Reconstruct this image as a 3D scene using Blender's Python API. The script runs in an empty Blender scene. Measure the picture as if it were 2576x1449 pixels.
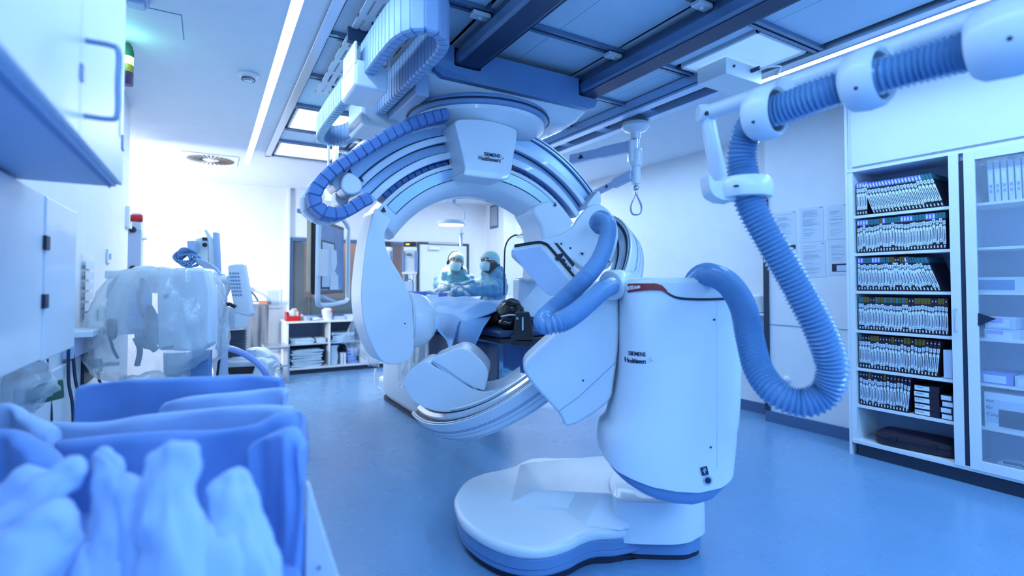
import bpy, bmesh, math, random
from mathutils import Vector, Matrix
random.seed(7)
S = bpy.context.scene
COL = S.collection
# ------------------------------------------------------------------ camera
TH = math.radians(30.7); TL = math.radians(1.5); FPX = 1284.0; EYE = 1.35
V0 = 716 - FPX * math.tan(TL)
cd = bpy.data.cameras.new('camera'); cam = bpy.data.objects.new('camera', cd); COL.objects.link(cam)
cam.location = (0, 0, EYE)
cam.rotation_euler = (math.radians(90) + TL, 0, -TH)
cd.sensor_width = 36; cd.lens = 36 * FPX / 2576
cd.shift_y = (V0 - 724.5) / 2576
cd.clip_start = 0.02
cd.dof.use_dof = True; cd.dof.focus_distance = 3.1; cd.dof.aperture_fstop = 1.25
S.camera = cam
# ------------------------------------------------------------------ view and world
S.view_settings.view_transform = 'Standard'; S.view_settings.look = 'None'
S.view_settings.gamma = 1; S.view_settings.use_curve_mapping = False
S.view_settings.exposure = -0.6
S.cycles.use_denoising = True
S.cycles.max_bounces = 6; S.cycles.diffuse_bounces = 3; S.cycles.glossy_bounces = 2
S.cycles.use_adaptive_sampling = True; S.cycles.adaptive_threshold = .09; S.cycles.adaptive_min_samples = 16
S.cycles.transmission_bounces = 2; S.cycles.transparent_max_bounces = 8
S.cycles.sample_clamp_indirect = 6; S.cycles.caustics_reflective = False; S.cycles.caustics_refractive = False
w = bpy.data.worlds.new('world'); S.world = w; w.use_nodes = True
w.node_tree.nodes['Background'].inputs[0].default_value = (.1, .25, .6, 1)
w.node_tree.nodes['Background'].inputs[1].default_value = .3
# ------------------------------------------------------------------ lights
def area(name, loc, size, power, col, rot=(0, 0, 0), spread=180):
    l = bpy.data.lights.new(name, 'AREA'); l.shape = 'RECTANGLE'; l.size, l.size_y = size
    l.energy = power; l.color = col; l.spread = math.radians(spread)
    o = bpy.data.objects.new(name, l); COL.objects.link(o); o.location = loc; o.rotation_euler = rot
    return o
BLUE = (.29, .60, 1.0); PALE = (.62, .80, 1.0); WHITE = (1.0, .97, .95)
area('light_strip_left', (.40, 3.6, 2.895), (.06, 7.6), 88, (.40, .68, 1.0))
area('light_strip_right', (3.65, .6, 2.895), (.06, 4.0), 80, (.37, .66, 1.0))
area('light_panel_front', (2.9, -1.2, 2.89), (1.2, 1.6), 105, BLUE)
area('light_panel_behind', (.4, -1.6, 2.89), (1.6, 1.2), 95, BLUE)
area('light_panel_far', (1.05, 6.1, 2.86), (.8, 1.3), 60, WHITE)
area('light_panel_back_right', (4.0, 7.0, 2.86), (1.2, 1.6), 85, (.72, .86, 1.0))
area('light_added_back_left', (-1.5, 6.9, 1.2), (.5, .5), 150, WHITE, (math.radians(100), 0, math.radians(-28)))  # added light out of view, no fixture, whitens the back-left wall and ceiling
area('light_niche_side', (3.95, 4.6, 2.88), (.4, 2.4), 45, (.42, .68, 1.0))
# ------------------------------------------------------------------ materials
MATS = {}
def mat(name, col, rough=.45, metal=0.0, bump=0.0, bscale=200.0, var=0.0, vscale=6.0, emit=None, estr=0.0,
        trans=0.0, alpha=1.0, coat=0.0, spec=.5, sheen=0.0):
    m = bpy.data.materials.new(name); m.use_nodes = True
    nt = m.node_tree; b = nt.nodes['Principled BSDF']
    b.inputs['Base Color'].default_value = (*col, 1)
    b.inputs['Roughness'].default_value = rough; b.inputs['Metallic'].default_value = metal
    b.inputs['Specular IOR Level'].default_value = spec
    b.inputs['Coat Weight'].default_value = coat
    b.inputs['Sheen Weight'].default_value = sheen
    b.inputs['Transmission Weight'].default_value = trans; b.inputs['Alpha'].default_value = alpha
    if emit: b.inputs['Emission Color'].default_value = (*emit, 1); b.inputs['Emission Strength'].default_value = estr
    tc = nt.nodes.new('ShaderNodeTexCoord')
    if var > 0:
        n = nt.nodes.new('ShaderNodeTexNoise'); n.inputs['Scale'].default_value = vscale; n.inputs['Detail'].default_value = 4
        nt.links.new(tc.outputs['Object'], n.inputs['Vector'])
        r = nt.nodes.new('ShaderNodeValToRGB')
        r.color_ramp.elements[0].position = .3; r.color_ramp.elements[1].position = .7
        r.color_ramp.elements[0].color = (*[c * (1 - var) for c in col], 1)
        r.color_ramp.elements[1].color = (*[min(1, c * (1 + var)) for c in col], 1)
        nt.links.new(n.outputs['Fac'], r.inputs['Fac']); nt.links.new(r.outputs['Color'], b.inputs['Base Color'])
    if bump > 0:
        n2 = nt.nodes.new('ShaderNodeTexNoise'); n2.inputs['Scale'].default_value = bscale; n2.inputs['Detail'].default_value = 3
        nt.links.new(tc.outputs['Object'], n2.inputs['Vector'])
        bp = nt.nodes.new('ShaderNodeBump'); bp.inputs['Strength'].default_value = bump; bp.inputs['Distance'].default_value = .01
        nt.links.new(n2.outputs['Fac'], bp.inputs['Height']); nt.links.new(bp.outputs['Normal'], b.inputs['Normal'])
    MATS[name] = m
    return m
mat('wall_paint', (.80, .84, .90), .5, bump=.02, bscale=300, var=.02)
mat('ceiling_paint', (.74, .80, .88), .6, var=.02)
mat('ceiling_tile', (.64, .80, .95), .6, var=.03, vscale=3)
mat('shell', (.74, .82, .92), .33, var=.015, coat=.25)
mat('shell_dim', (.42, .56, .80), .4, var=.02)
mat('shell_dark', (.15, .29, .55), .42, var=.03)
mat('seam', (.012, .02, .05), .5)
mat('track', (.40, .58, .84), .3, metal=.4)
mat('alu', (.62, .68, .76), .3, metal=.85)
mat('rail_metal', (.20, .30, .46), .35, metal=.7, var=.05)
mat('rail_dark', (.03, .06, .13), .45, metal=.4)
mat('steel', (.55, .58, .62), .28, metal=.95, var=.08, vscale=3)
mat('cabinet', (.76, .82, .90), .42, var=.015)
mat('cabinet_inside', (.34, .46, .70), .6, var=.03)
mat('black', (.012, .013, .018), .4, bump=.03, bscale=60)
mat('black_gloss', (.006, .007, .01), .12)
mat('kick', (.02, .035, .07), .5)
mat('skirting', (.07, .15, .30), .5)
mat('hose', (.15, .32, .58), .22, var=.04, coat=.4)
mat('chain_light', (.30, .46, .72), .45, var=.05, vscale=12)
mat('chain_dark', (.10, .22, .52), .5, var=.05, vscale=20)
mat('red', (.55, .012, .012), .4)
mat('red_badge', (.28, .025, .03), .4)
mat('ink', (.01, .02, .06), .5)
mat('paper', (.66, .76, .88), .6, var=.02)
mat('ink_line', (.22, .34, .55), .6)
mat('led', (1, 1, 1), .5, emit=(.80, .90, 1.0), estr=9)
mat('panel_glow', (1, 1, 1), .5, emit=(.93, .96, 1.0), estr=4.0)
mat('panel_soft', (1, 1, 1), .5, emit=(.34, .62, 1.0), estr=.62)
mat('gown_teal', (.16, .40, .52), .8, bump=.15, bscale=25, var=.12, vscale=9, sheen=.3)
mat('gown_blue', (.15, .36, .54), .8, bump=.15, bscale=25, var=.12, vscale=9, sheen=.3)
mat('cap', (.42, .72, .72), .8, bump=.2, bscale=80, var=.15, vscale=60)
mat('mask', (.62, .86, .88), .7, bump=.05, bscale=60, var=.04)
mat('skin_light', (.50, .27, .20), .5, var=.08, vscale=12)
mat('skin_dark', (.15, .075, .065), .5, var=.08, vscale=12)
mat('hair', (.03, .018, .015), .6)
mat('eye_white', (.8, .8, .8), .3)
mat('glove', (.85, .83, .80), .5, bump=.08, bscale=60)
mat('drape', (.24, .47, .82), .75, bump=.06, bscale=30, var=.05, vscale=4, sheen=.2)
mat('drape_dark', (.02, .06, .15), .6, bump=.1, bscale=12, var=.2)
mat('cloth_blue', (.19, .36, .80), .8, bump=.1, bscale=20, var=.1, vscale=5, sheen=.2)
mat('cloth_pale', (.40, .57, .93), .8, bump=.1, bscale=20, var=.08, vscale=5, sheen=.2)
mat('towel', (.42, .62, .80), .85, bump=.2, bscale=120, var=.1)
mat('cream', (.62, .48, .34), .6, var=.05)
mat('grille', (.16, .13, .11), .6)
mat('green_dark', (.02, .10, .07), .5)
mat('green_glow', (.2, .9, .5), .4, emit=(.35, 1, .6), estr=2.2)
mat('green_lit', (.5, .9, .2), .4, emit=(.55, 1.0, .18), estr=3.5)
mat('amber', (.35, .22, .03), .4)
mat('purple_dark', (.06, .015, .09), .4)
mat('orange_glow', (1, .4, .02), .4, emit=(1, .38, .05), estr=4)
mat('orange', (.75, .14, .03), .5)
mat('box_brown', (.018, .012, .03), .5, var=.2, vscale=20)
mat('box_label', (.72, .84, .95), .5)
mat('box_lilac', (.20, .26, .75), .5)
mat('box_teal', (.03, .16, .22), .5)
mat('box_olive', (.13, .11, .02), .5)
mat('box_white', (.55, .68, .88), .5, var=.03)
mat('lavender', (.40, .36, .85), .5)
mat('screen', (.05, .20, .48), .25, var=.2, vscale=3)
mat('wood_tan', (.42, .23, .14), .6, var=.04)
mat('dark_glass', (.01, .03, .05), .1, coat=.3)
mat('tube_violet', (.30, .42, .90), .35, coat=.3)
mat('white_plastic', (.78, .84, .90), .4, var=.01)
mat('grey_apron', (.13, .16, .21), .6, bump=.1, bscale=30, var=.1)
def clear(name, col, alpha, rough=.15, bump=.6, bscale=9.0, spec=.9):
    m = mat(name, col, rough, bump=bump, bscale=bscale, alpha=alpha, spec=spec); return m
clear('plastic_film', (.80, .88, .95), .5, .12, 1.0, 14)
clear('plastic_clear', (.60, .75, .95), .16, .05, .2, 6)
clear('acrylic', (.5, .7, .95), .12, .03, .0, 6)
clear('pane', (.35, .5, .6), .14, .02, .0, 6, 1.0)
def floor_mat():
    m = mat('floor_vinyl', (.13, .27, .50), .27, spec=.55)
    nt = m.node_tree; b = nt.nodes['Principled BSDF']; tc = [n for n in nt.nodes if n.type == 'TEX_COORD'][0]
    v = nt.nodes.new('ShaderNodeTexVoronoi'); v.inputs['Scale'].default_value = 55
    nt.links.new(tc.outputs['Object'], v.inputs['Vector'])
    r = nt.nodes.new('ShaderNodeValToRGB'); e = r.color_ramp.elements
    e[0].position = .06; e[0].color = (.28, .46, .70, 1); e[1].position = .13; e[1].color = (.165, .34, .60, 1)
    nt.links.new(v.outputs['Distance'], r.inputs['Fac'])
    n = nt.nodes.new('ShaderNodeTexNoise'); n.inputs['Scale'].default_value = 2.2; nt.links.new(tc.outputs['Object'], n.inputs['Vector'])
    mx = nt.nodes.new('ShaderNodeMixRGB'); mx.blend_type = 'MULTIPLY'; mx.inputs[0].default_value = .12
    nt.links.new(r.outputs['Color'], mx.inputs[1]); nt.links.new(n.outputs['Fac'], mx.inputs[2])
    nt.links.new(mx.outputs[0], b.inputs['Base Color'])
    n3 = nt.nodes.new('ShaderNodeTexNoise'); n3.inputs['Scale'].default_value = 5; nt.links.new(tc.outputs['Object'], n3.inputs['Vector'])
    mr = nt.nodes.new('ShaderNodeMapRange'); mr.inputs['To Min'].default_value = .2; mr.inputs['To Max'].default_value = .34
    nt.links.new(n3.outputs['Fac'], mr.inputs['Value']); nt.links.new(mr.outputs[0], b.inputs['Roughness'])
floor_mat()
# ------------------------------------------------------------------ photo measurements to places in the room
RV = Vector((math.cos(TH), -math.sin(TH), 0)); FV = Vector((math.sin(TH), math.cos(TH), 0)); UV = Vector((0, 0, 1))
def ray(u, v):
    a = (u - 1288) / FPX; b = (V0 - v) / FPX
    f = math.cos(TL) - b * math.sin(TL); z = (math.sin(TL) + b * math.cos(TL)) / f; a /= f
    return RV * a + FV + UV * z
EY = Vector((0, 0, EYE))
def W(u, v, d): return EY + ray(u, v) * d
def WX(u, v, X): r = ray(u, v); return EY + r * (X / r.x)
def WY(u, v, Y): r = ray(u, v); return EY + r * (Y / r.y)
def WZ(u, v, z): r = ray(u, v); return EY + r * ((z - EYE) / r.z)
# ------------------------------------------------------------------ mesh helpers
def V(*a): return Vector(a)
def smooth_poly(pts, n=6, closed=True):
    out = []; N = len(pts); P = [Vector(p) for p in pts]
    rng = range(N) if closed else range(N - 1)
    for i in rng:
        if closed: a, b, c, d = P[i - 1], P[i], P[(i + 1) % N], P[(i + 2) % N]
        else: a, b, c, d = P[max(i - 1, 0)], P[i], P[i + 1], P[min(i + 2, N - 1)]
        for k in range(n):
            t = k / n
            out.append(.5 * ((2 * b) + (c - a) * t + (2 * a - 5 * b + 4 * c - d) * t * t + (3 * b - a - 3 * c + d) * t ** 3))
    if not closed: out.append(P[-1])
    return out
def superring(cx, cy, rx, ry, n=3.0, k=40, z=0.0):
    out = []
    for i in range(k):
        t = 2 * math.pi * i / k; c, s = math.cos(t), math.sin(t)
        out.append((cx + rx * math.copysign(abs(c) ** (2 / n), c), cy + ry * math.copysign(abs(s) ** (2 / n), s), z))
    return out
def frame(o, x, y=None, z=None):
    # matrix with columns x, y, z at origin o
    x = Vector(x).normalized()
    if z is None and y is None: z = UV
    if z is not None: z = Vector(z).normalized(); y = z.cross(x).normalized(); z = x.cross(y)
    else: y = Vector(y).normalized(); z = x.cross(y).normalized(); y = z.cross(x)
    M = Matrix((x, y, z)).transposed().to_4x4(); M.translation = Vector(o); return M
def CF(o, yaw=0.0):
    # upright frame turned the way the camera looks, plus yaw: x right, y away, z up
    c, s = math.cos(yaw), math.sin(yaw)
    return frame(o, RV * c + FV * s, z=UV)
def RF(o, rz=0.0): return Matrix.Translation(Vector(o)) @ Matrix.Rotation(rz, 4, 'Z')
class MB:
    def __init__(s): s.v = []; s.f = []; s.mi = []
    def add(s, vs, fs, mi=0, M=None):
        k = len(s.v); s.v += [(M @ Vector(p)) if M is not None else Vector(p) for p in vs]
        s.f += [tuple(i + k for i in f) for f in fs]; s.mi += [mi] * len(fs); return s
    def bx(s, x0, x1, y0, y1, z0, z1, M=None, mi=0):
        vs = [(x, y, z) for z in (z0, z1) for y in (y0, y1) for x in (x0, x1)]
        return s.add(vs, [(0, 2, 3, 1), (4, 5, 7, 6), (0, 1, 5, 4), (2, 6, 7, 3), (0, 4, 6, 2), (1, 3, 7, 5)], mi, M)
    def box(s, c, sz, M=None, mi=0):
        return s.bx(c[0] - sz[0] / 2, c[0] + sz[0] / 2, c[1] - sz[1] / 2, c[1] + sz[1] / 2, c[2] - sz[2] / 2, c[2] + sz[2] / 2, M, mi)
    def prism(s, pts, vec, mi=0):
        # closed 3-D polygon pushed along vec
        n = len(pts); vec = Vector(vec); P = [Vector(p) for p in pts]
        vs = P + [p + vec for p in P]
        fs = [tuple(range(n - 1, -1, -1)), tuple(range(n, 2 * n))] + [(i, (i + 1) % n, n + (i + 1) % n, n + i) for i in range(n)]
        return s.add(vs, fs, mi)
    def loft(s, rings, mi=0, M=None, caps=True, closed=True):
        n = len(rings[0]); vs = [p for r in rings for p in r]; fs = []
        for j in range(len(rings) - 1):
            for i in range(n if closed else n - 1):
                a = j * n + i; b = j * n + (i + 1) % n
                fs.append((a, b, b + n, a + n))
        if caps and closed: fs += [tuple(range(n - 1, -1, -1)), tuple(range((len(rings) - 1) * n, len(rings) * n))]
        return s.add(vs, fs, mi, M)
    def tube(s, path, r, n=10, closed=False, mi=0, caps=True):
        P = [Vector(p) for p in path]; N = len(P); rings = []
        T = []
        for i in range(N):
            a = P[i - 1] if (i > 0 or closed) else P[0]; b = P[(i + 1) % N] if (i < N - 1 or closed) else P[-1]
            T.append((b - a).normalized() if (b - a).length > 1e-9 else UV)
        nv = T[0].orthogonal().normalized()
        for i in range(N):
            nv = (nv - T[i] * nv.dot(T[i])).normalized(); bv = T[i].cross(nv)
            rr = r[i] if isinstance(r, (list, tuple)) else r
            rings.append([P[i] + (nv * math.cos(2 * math.pi * k / n) + bv * math.sin(2 * math.pi * k / n)) * rr for k in range(n)])
        if closed: rings.append(rings[0]); return s.loft(rings, mi, caps=False)
        return s.loft(rings, mi, caps=caps)
    def cyl(s, a, b, r, n=20, mi=0, r2=None): return s.tube([a, b], [r, r if r2 is None else r2], n, mi=mi)
    def lathe(s, prof, M=None, n=28, mi=0, caps=True):
        rings = [[(r * math.cos(2 * math.pi * k / n), r * math.sin(2 * math.pi * k / n), z) for k in range(n)] for r, z in prof]
        return s.loft(rings, mi, M, caps)
    def sweep(s, rings, mi=0, caps=True): return s.loft(rings, mi, caps=caps)
    def ball(s, c, r, n=16, m=10, mi=0, M=None):
        if not isinstance(r, (tuple, list)): r = (r, r, r)
        rings = [[(c[0] + r[0] * math.sin(math.pi * j / m) * math.cos(2 * math.pi * k / n), c[1] + r[1] * math.sin(math.pi * j / m) * math.sin(2 * math.pi * k / n), c[2] - r[2] * math.cos(math.pi * j / m)) for k in range(n)] for j in range(m + 1)]
        rings[0] = [(c[0] + 1e-5 * math.cos(2 * math.pi * k / n), c[1] + 1e-5 * math.sin(2 * math.pi * k / n), c[2] - r[2]) for k in range(n)]
        rings[-1] = [(c[0] + 1e-5 * math.cos(2 * math.pi * k / n), c[1] + 1e-5 * math.sin(2 * math.pi * k / n), c[2] + r[2]) for k in range(n)]
        return s.loft(rings, mi, M, caps=False)
    def grid(s, fn, nu, nv, mi=0):
        vs = [fn(i / nu, j / nv) for j in range(nv + 1) for i in range(nu + 1)]
        fs = [(j * (nu + 1) + i, j * (nu + 1) + i + 1, (j + 1) * (nu + 1) + i + 1, (j + 1) * (nu + 1) + i) for j in range(nv) for i in range(nu)]
        return s.add(vs, fs, mi)
    def build(s, name, mats, parent=None, bevel=0, seg=3, angle=38, sub=0, solid=0, label=None, flat=False, soft=0):
        me = bpy.data.meshes.new(name)
        if parent is not None: org = root_loc(parent)
        else:
            xs = [p.x for p in s.v]; ys = [p.y for p in s.v]
            org = Vector(((min(xs) + max(xs)) / 2, (min(ys) + max(ys)) / 2, min(p.z for p in s.v)))
        me.from_pydata([tuple(p - org) for p in s.v], [], s.f)
        if isinstance(mats, str): mats = [mats]
        for m in mats: me.materials.append(MATS[m])
        for p, k in zip(me.polygons, s.mi): p.material_index = k
        bm = bmesh.new(); bm.from_mesh(me); bmesh.ops.recalc_face_normals(bm, faces=bm.faces); bm.to_mesh(me); bm.free()
        if not flat:
            me.shade_smooth(); me.set_sharp_from_angle(angle=math.radians(angle))
        o = bpy.data.objects.new(name, me); COL.objects.link(o)
        if parent is not None: o.parent = parent
        else: o.location = org
        if solid: md = o.modifiers.new('solid', 'SOLIDIFY'); md.thickness = solid; md.offset = 0
        if bevel:
            md = o.modifiers.new('bevel', 'BEVEL'); md.width = bevel; md.segments = seg; md.limit_method = 'ANGLE'
            md.angle_limit = math.radians(32); md.harden_normals = True; md.use_clamp_overlap = True
        if sub: md = o.modifiers.new('sub', 'SUBSURF'); md.levels = sub; md.render_levels = sub
        if label: o['label'] = label
        return o
def root_loc(o):
    l = Vector((0, 0, 0))
    while o is not None: l += o.location; o = o.parent
    return l
def thing(name, label, cat, loc, group=None):
    o = bpy.data.objects.new(name, None); COL.objects.link(o); o.location = Vector(loc); o.empty_display_size = .1
    return tag(o, label, cat, group)
def tag(o, label, cat, group=None, kind=None):
    o['label'] = label; o['category'] = cat
    if group: o['group'] = group
    if kind: o['kind'] = kind
    return o
def struct(o, label=None):
    o['kind'] = 'structure'
    if label: o['label'] = label
    return o
def text(body, size, M, matn, name='lettering', parent=None, align='LEFT', extrude=.0012, bold=0.0, label=None, xs=1.0):
    cu = bpy.data.curves.new(name, 'FONT'); cu.body = body; cu.size = size; cu.align_x = align; cu.extrude = extrude; cu.offset = bold
    cu.resolution_u = 3
    tmp = bpy.data.objects.new('tmp', cu); COL.objects.link(tmp)
    dg = bpy.context.evaluated_depsgraph_get(); me = bpy.data.meshes.new_from_object(tmp.evaluated_get(dg))
    bpy.data.objects.remove(tmp)
    mb = MB(); mb.add([M @ Vector((v.co.x * xs, v.co.y, v.co.z)) for v in me.vertices], [tuple(p.vertices) for p in me.polygons])
    bpy.data.meshes.remove(me)
    return mb.build(name, matn, parent, flat=True, label=label)
def tframe(o, xdir, up, lift=.002):
    # text frame: x along writing, y up, z out of the surface
    x = Vector(xdir).normalized(); z = x.cross(Vector(up)).normalized(); y = z.cross(x)
    M = Matrix((x, y, z)).transposed().to_4x4(); M.translation = Vector(o) + z * lift; return M
def hose_mesh(mb, path, r, pitch=.012, depth=.12, n=18, mi=0):
    # ribbed hose: radius rises and falls along the length
    L = [0]
    for i in range(1, len(path)): L.append(L[-1] + (path[i] - path[i - 1]).length)
    tot = L[-1]; steps = int(tot / pitch) * 4; P = []; R = []; j = 0
    for k in range(steps + 1):
        s_ = tot * k / steps
        while j < len(L) - 2 and L[j + 1] < s_: j += 1
        t = (s_ - L[j]) / max(L[j + 1] - L[j], 1e-9)
        P.append(path[j].lerp(path[j + 1], t)); R.append(r * (1 - depth * .5 + depth * .5 * math.cos(2 * math.pi * k / 4)))
    return mb.tube(P, R, n, mi=mi)
# ================================================================== ROOM
H = 2.92
def slab(name, x0, x1, y0, y1, z0, z1, m, **k):
    return struct(MB().bx(x0, x1, y0, y1, z0, z1).build(name, m, **k))
slab('floor', -2.6, 5.5, -2.6, 9.3, -.1, 0, 'floor_vinyl')
# plaster ceiling round the equipment field, in pieces so the field sits between them
GX0, GX1, GY0, GY1 = .58, 3.53, -.9, 6.8
cb = MB()
cb.bx(-2.6, GX0, -2.6, 9.3, H, H + .1); cb.bx(GX1, 5.5, -2.6, 9.3, H, H + .1)
cb.bx(GX0, GX1, -2.6, GY0, H, H + .1); cb.bx(GX0, GX1, GY1, 9.3, H, H + .1)
struct(cb.build('ceiling', 'ceiling_paint'))
struct(MB().bx(-2.6, 1.14, 9.0, 9.2, 0, H).bx(3.10, 5.0, 9.0, 9.2, 0, H).bx(1.14, 3.10, 9.0, 9.2, 0, .83).bx(1.14, 3.10, 9.0, 9.2, 2.10, H).build('wall_back', 'wall_paint'))
wr = MB(); wr.bx(5.0, 5.2, -2.6, 9.0, 0, H); wr.bx(4.75, 5.02, 8.3, 9.0, 0, H)
wr.bx(4.79, 5.02, -2.6, 3.09, 0, H)
struct(wr.build('wall_right', 'wall_paint'))
slab('wall_left', -.85, -.62, -2.6, 5.6, 0, H, 'wall_paint')
slab('wall_far_left', -2.7, -2.5, 5.5, 9.2, 0, H, 'wall_paint')
slab('wall_left_return', -2.6, -.85, 5.45, 5.6, 0, H, 'wall_paint')
slab('wall_rear', -2.6, 5.5, -2.7, -2.5, 0, H, 'wall_paint')
slab('baseboard_right', 4.985, 5.0, 3.09, 8.3, 0, .11, 'skirting')
slab('baseboard_panel', 4.765, 4.79, 2.2, 3.1, 0, .105, 'skirting')
slab('baseboard_back', 1.0, 4.75, 8.985, 9.0, 0, .1, 'skirting')
# dark corner strip where the papered panel meets the open niche
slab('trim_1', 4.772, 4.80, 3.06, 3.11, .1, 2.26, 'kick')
slab('trim_2', 1.085, 1.12, 8.93, 9.0, .86, H, 'white_plastic')
slab('trim_3', 4.783, 4.79, 2.15, 3.06, .955, .96, 'ink_line')
# ceiling field: recessed tiles between metal bars
YB = [-.9, -.32, .4, 1.12, 1.85, 2.57, 3.30, 4.04, 4.77, 5.53, 6.05, 6.75]
XB = [.62, 1.35, 2.35, 3.47]
for i in range(len(YB) - 1):
    for j in range(3):
        mb = MB(); y0, y1, x0, x1 = YB[i] + .03, YB[i + 1] - .03, XB[j] + .02, XB[j + 1] - .02
        lit = (j == 0 and i in (8, 10))
        mid = (x0 + x1) / 2
        if lit: continue
        if j == 2 and i == 4: 
            mb.bx(x0, 2.88, y0, y1, H + .012, H + .05)
        else:
            mb.bx(x0, mid - .002, y0, y1, H + .012, H + .05); mb.bx(mid + .002, x1, y0, y1, H + .012, H + .05)
        mb.bx(x0, x1, y0, y1, H + .03, H + .055)
        struct(mb.build('ceiling_tile', 'ceiling_tile'))
mb = MB()
for y in YB[1:-1]:
    mb.bx(GX0, GX1, y - .034, y - .008, H - .014, H + .045); mb.bx(GX0, GX1, y + .008, y + .034, H - .014, H + .045)
struct(mb.build('trim_4', 'rail_metal'))
mb = MB()
for y in YB[1:-1]: mb.bx(GX0, GX1, y - .008, y + .008, H + .012, H + .03)
struct(mb.build('trim_5', 'rail_dark'))
mb = MB()
mb.bx(GX0 - .02, GX0 + .045, GY0, GY1, H - .02, H + .05); mb.bx(GX1 - .045, GX1 + .02, GY0, GY1, H - .02, H + .05)
mb.bx(GX0 - .02, GX1 + .02, GY1 - .045, GY1 + .02, H - .02, H + .05)
struct(mb.build('trim_6', 'alu', bevel=.003))
def lightpanel(x0, x1, y0, y1, m, lab):
    t = thing('ceiling_light', lab, 'ceiling light', ((x0 + x1) / 2, (y0 + y1) / 2, H), 'recessed ceiling lights')
    f = MB(); z0, z1 = H - .008, H + .03
    f.bx(x0, x1, y0, y0 + .02, z0, z1); f.bx(x0, x1, y1 - .02, y1, z0, z1); f.bx(x0, x0 + .02, y0, y1, z0, z1); f.bx(x1 - .02, x1, y0, y1, z0, z1)
    f.build('frame', 'white_plastic', t, bevel=.002)
    MB().bx(x0 + .02, x1 - .02, y0 + .02, y1 - .02, H + .004, H + .02).build('diffuser', m, t)
lightpanel(.65, 1.3, 4.82, 5.48, 'panel_glow', 'glowing square ceiling light beside the lower loop of the cable chain')
lightpanel(.65, 1.3, 6.09, 6.70, 'panel_glow', 'glowing ceiling light at the far left corner of the tiled ceiling field')
lightpanel(2.9, 3.45, 1.90, 2.52, 'panel_soft', 'pale square ceiling light above the grey control box')
for x, y0, y1, lab in ((.40, -.5, 7.4, 'long thin glowing light strip in the plaster ceiling left of the cable chain'),
                       (3.65, -1.2, 2.55, 'long thin glowing light strip in the ceiling above the hose boom')):
    t = thing('linear_light', lab, 'ceiling light', (x, (y0 + y1) / 2, H), 'linear ceiling lights')
    mb = MB(); mb.bx(x - .038, x - .03, y0, y1, H - .004, H + .03); mb.bx(x + .03, x + .038, y0, y1, H - .004, H + .03)
    mb.build('housing', 'white_plastic', t)
    MB().bx(x - .03, x + .03, y0, y1, H - .003, H + .01).build('diffuser', 'led', t)
# ceiling rails of the hanging C-arm
def rail(x, y0, y1, lab):
    t = thing('ceiling_rail', lab, 'ceiling rail', (x, (y0 + y1) / 2, H), 'heavy carriage rails on the ceiling')
    pr = [(-.035, .165), (.035, .165), (.05, .10), (.085, .085), (.085, .015), (.07, 0), (-.06, 0), (-.085, .02), (-.085, .08), (-.05, .10)]
    mb = MB(); mb.prism([(x + a, y0, H - .165 + b) for a, b in pr], (0, y1 - y0, 0)); mb.build('beam', 'rail_metal', t, bevel=.004)
    mb = MB(); mb.bx(x + .085, x + .095, y0, y1, H - .155, H - .12); mb.bx(x - .07, x + .06, y0 + .01, y1, H - .169, H - .165); mb.build('contact_strip', 'rail_dark', t)
    for y in YB:
        if y0 < y < y1:
            b = MB(); b.bx(x - .16, x - .05, y - .03, y + .03, H - .045, H - .02); b.cyl((x - .105, y, H - .055), (x - .105, y, H - .03), .012, 10)
            b.build('clamp', 'white_plastic', t, bevel=.006)
rail(1.42, -.9, 6.6, 'heavy dark ceiling rail running into the left side of the hanging carriage')
rail(2.42, -.9, 6.6, 'heavy dark ceiling rail running into the right side of the hanging carriage')
t = thing('ceiling_rail', 'pale double ceiling track carrying the hanging arm with the strap', 'ceiling rail', (3.25, 4.4, H))
mb = MB(); 
for xx in (3.12, 3.36): mb.bx(xx - .045, xx + .045, 2.45, 6.7, H - .10, H)
mb.build('beam', 'track', t, bevel=.004)
mb = MB(); mb.bx(3.165, 3.315, 2.45, 6.7, H - .035, H - .005); mb.bx(3.07, 3.073, 2.45, 6.7, H - .08, H - .075); mb.bx(3.403, 3.406, 2.45, 6.7, H - .08, H - .075); mb.bx(3.11, 3.13, 2.448, 2.46, H - .09, H - .05)
mb.build('slot', 'rail_dark', t)
for y in (3.15, 3.75, 4.35): MB().bx(3.14, 3.34, y, y + .12, H - .06, H - .03).build('crossbar', 'track', t, bevel=.003)
t = thing('control_box', 'grey metal control box at the near end of the double ceiling track', 'control box', (3.22, 2.35, H - .12))
MB().bx(3.02, 3.42, 2.22, 2.46, H - .125, H - .01).build('housing', 'white_plastic', t, bevel=.004)
mb = MB(); mb.cyl((3.1, 2.222, H - .06), (3.1, 2.21, H - .06), .009); mb.cyl((3.30, 2.222, H - .05), (3.30, 2.16, H - .05), .015); mb.build('cable_gland', 'rail_dark', t)
MB().tube(smooth_poly([(3.30, 2.17, H - .05), (3.38, 2.1, H - .045), (3.46, 2.1, H - .03), (3.55, 2.18, H - .035), (3.57, 2.24, H - .01)], 6, False), .006, 8).build('cable', 'white_plastic', t)
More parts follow.
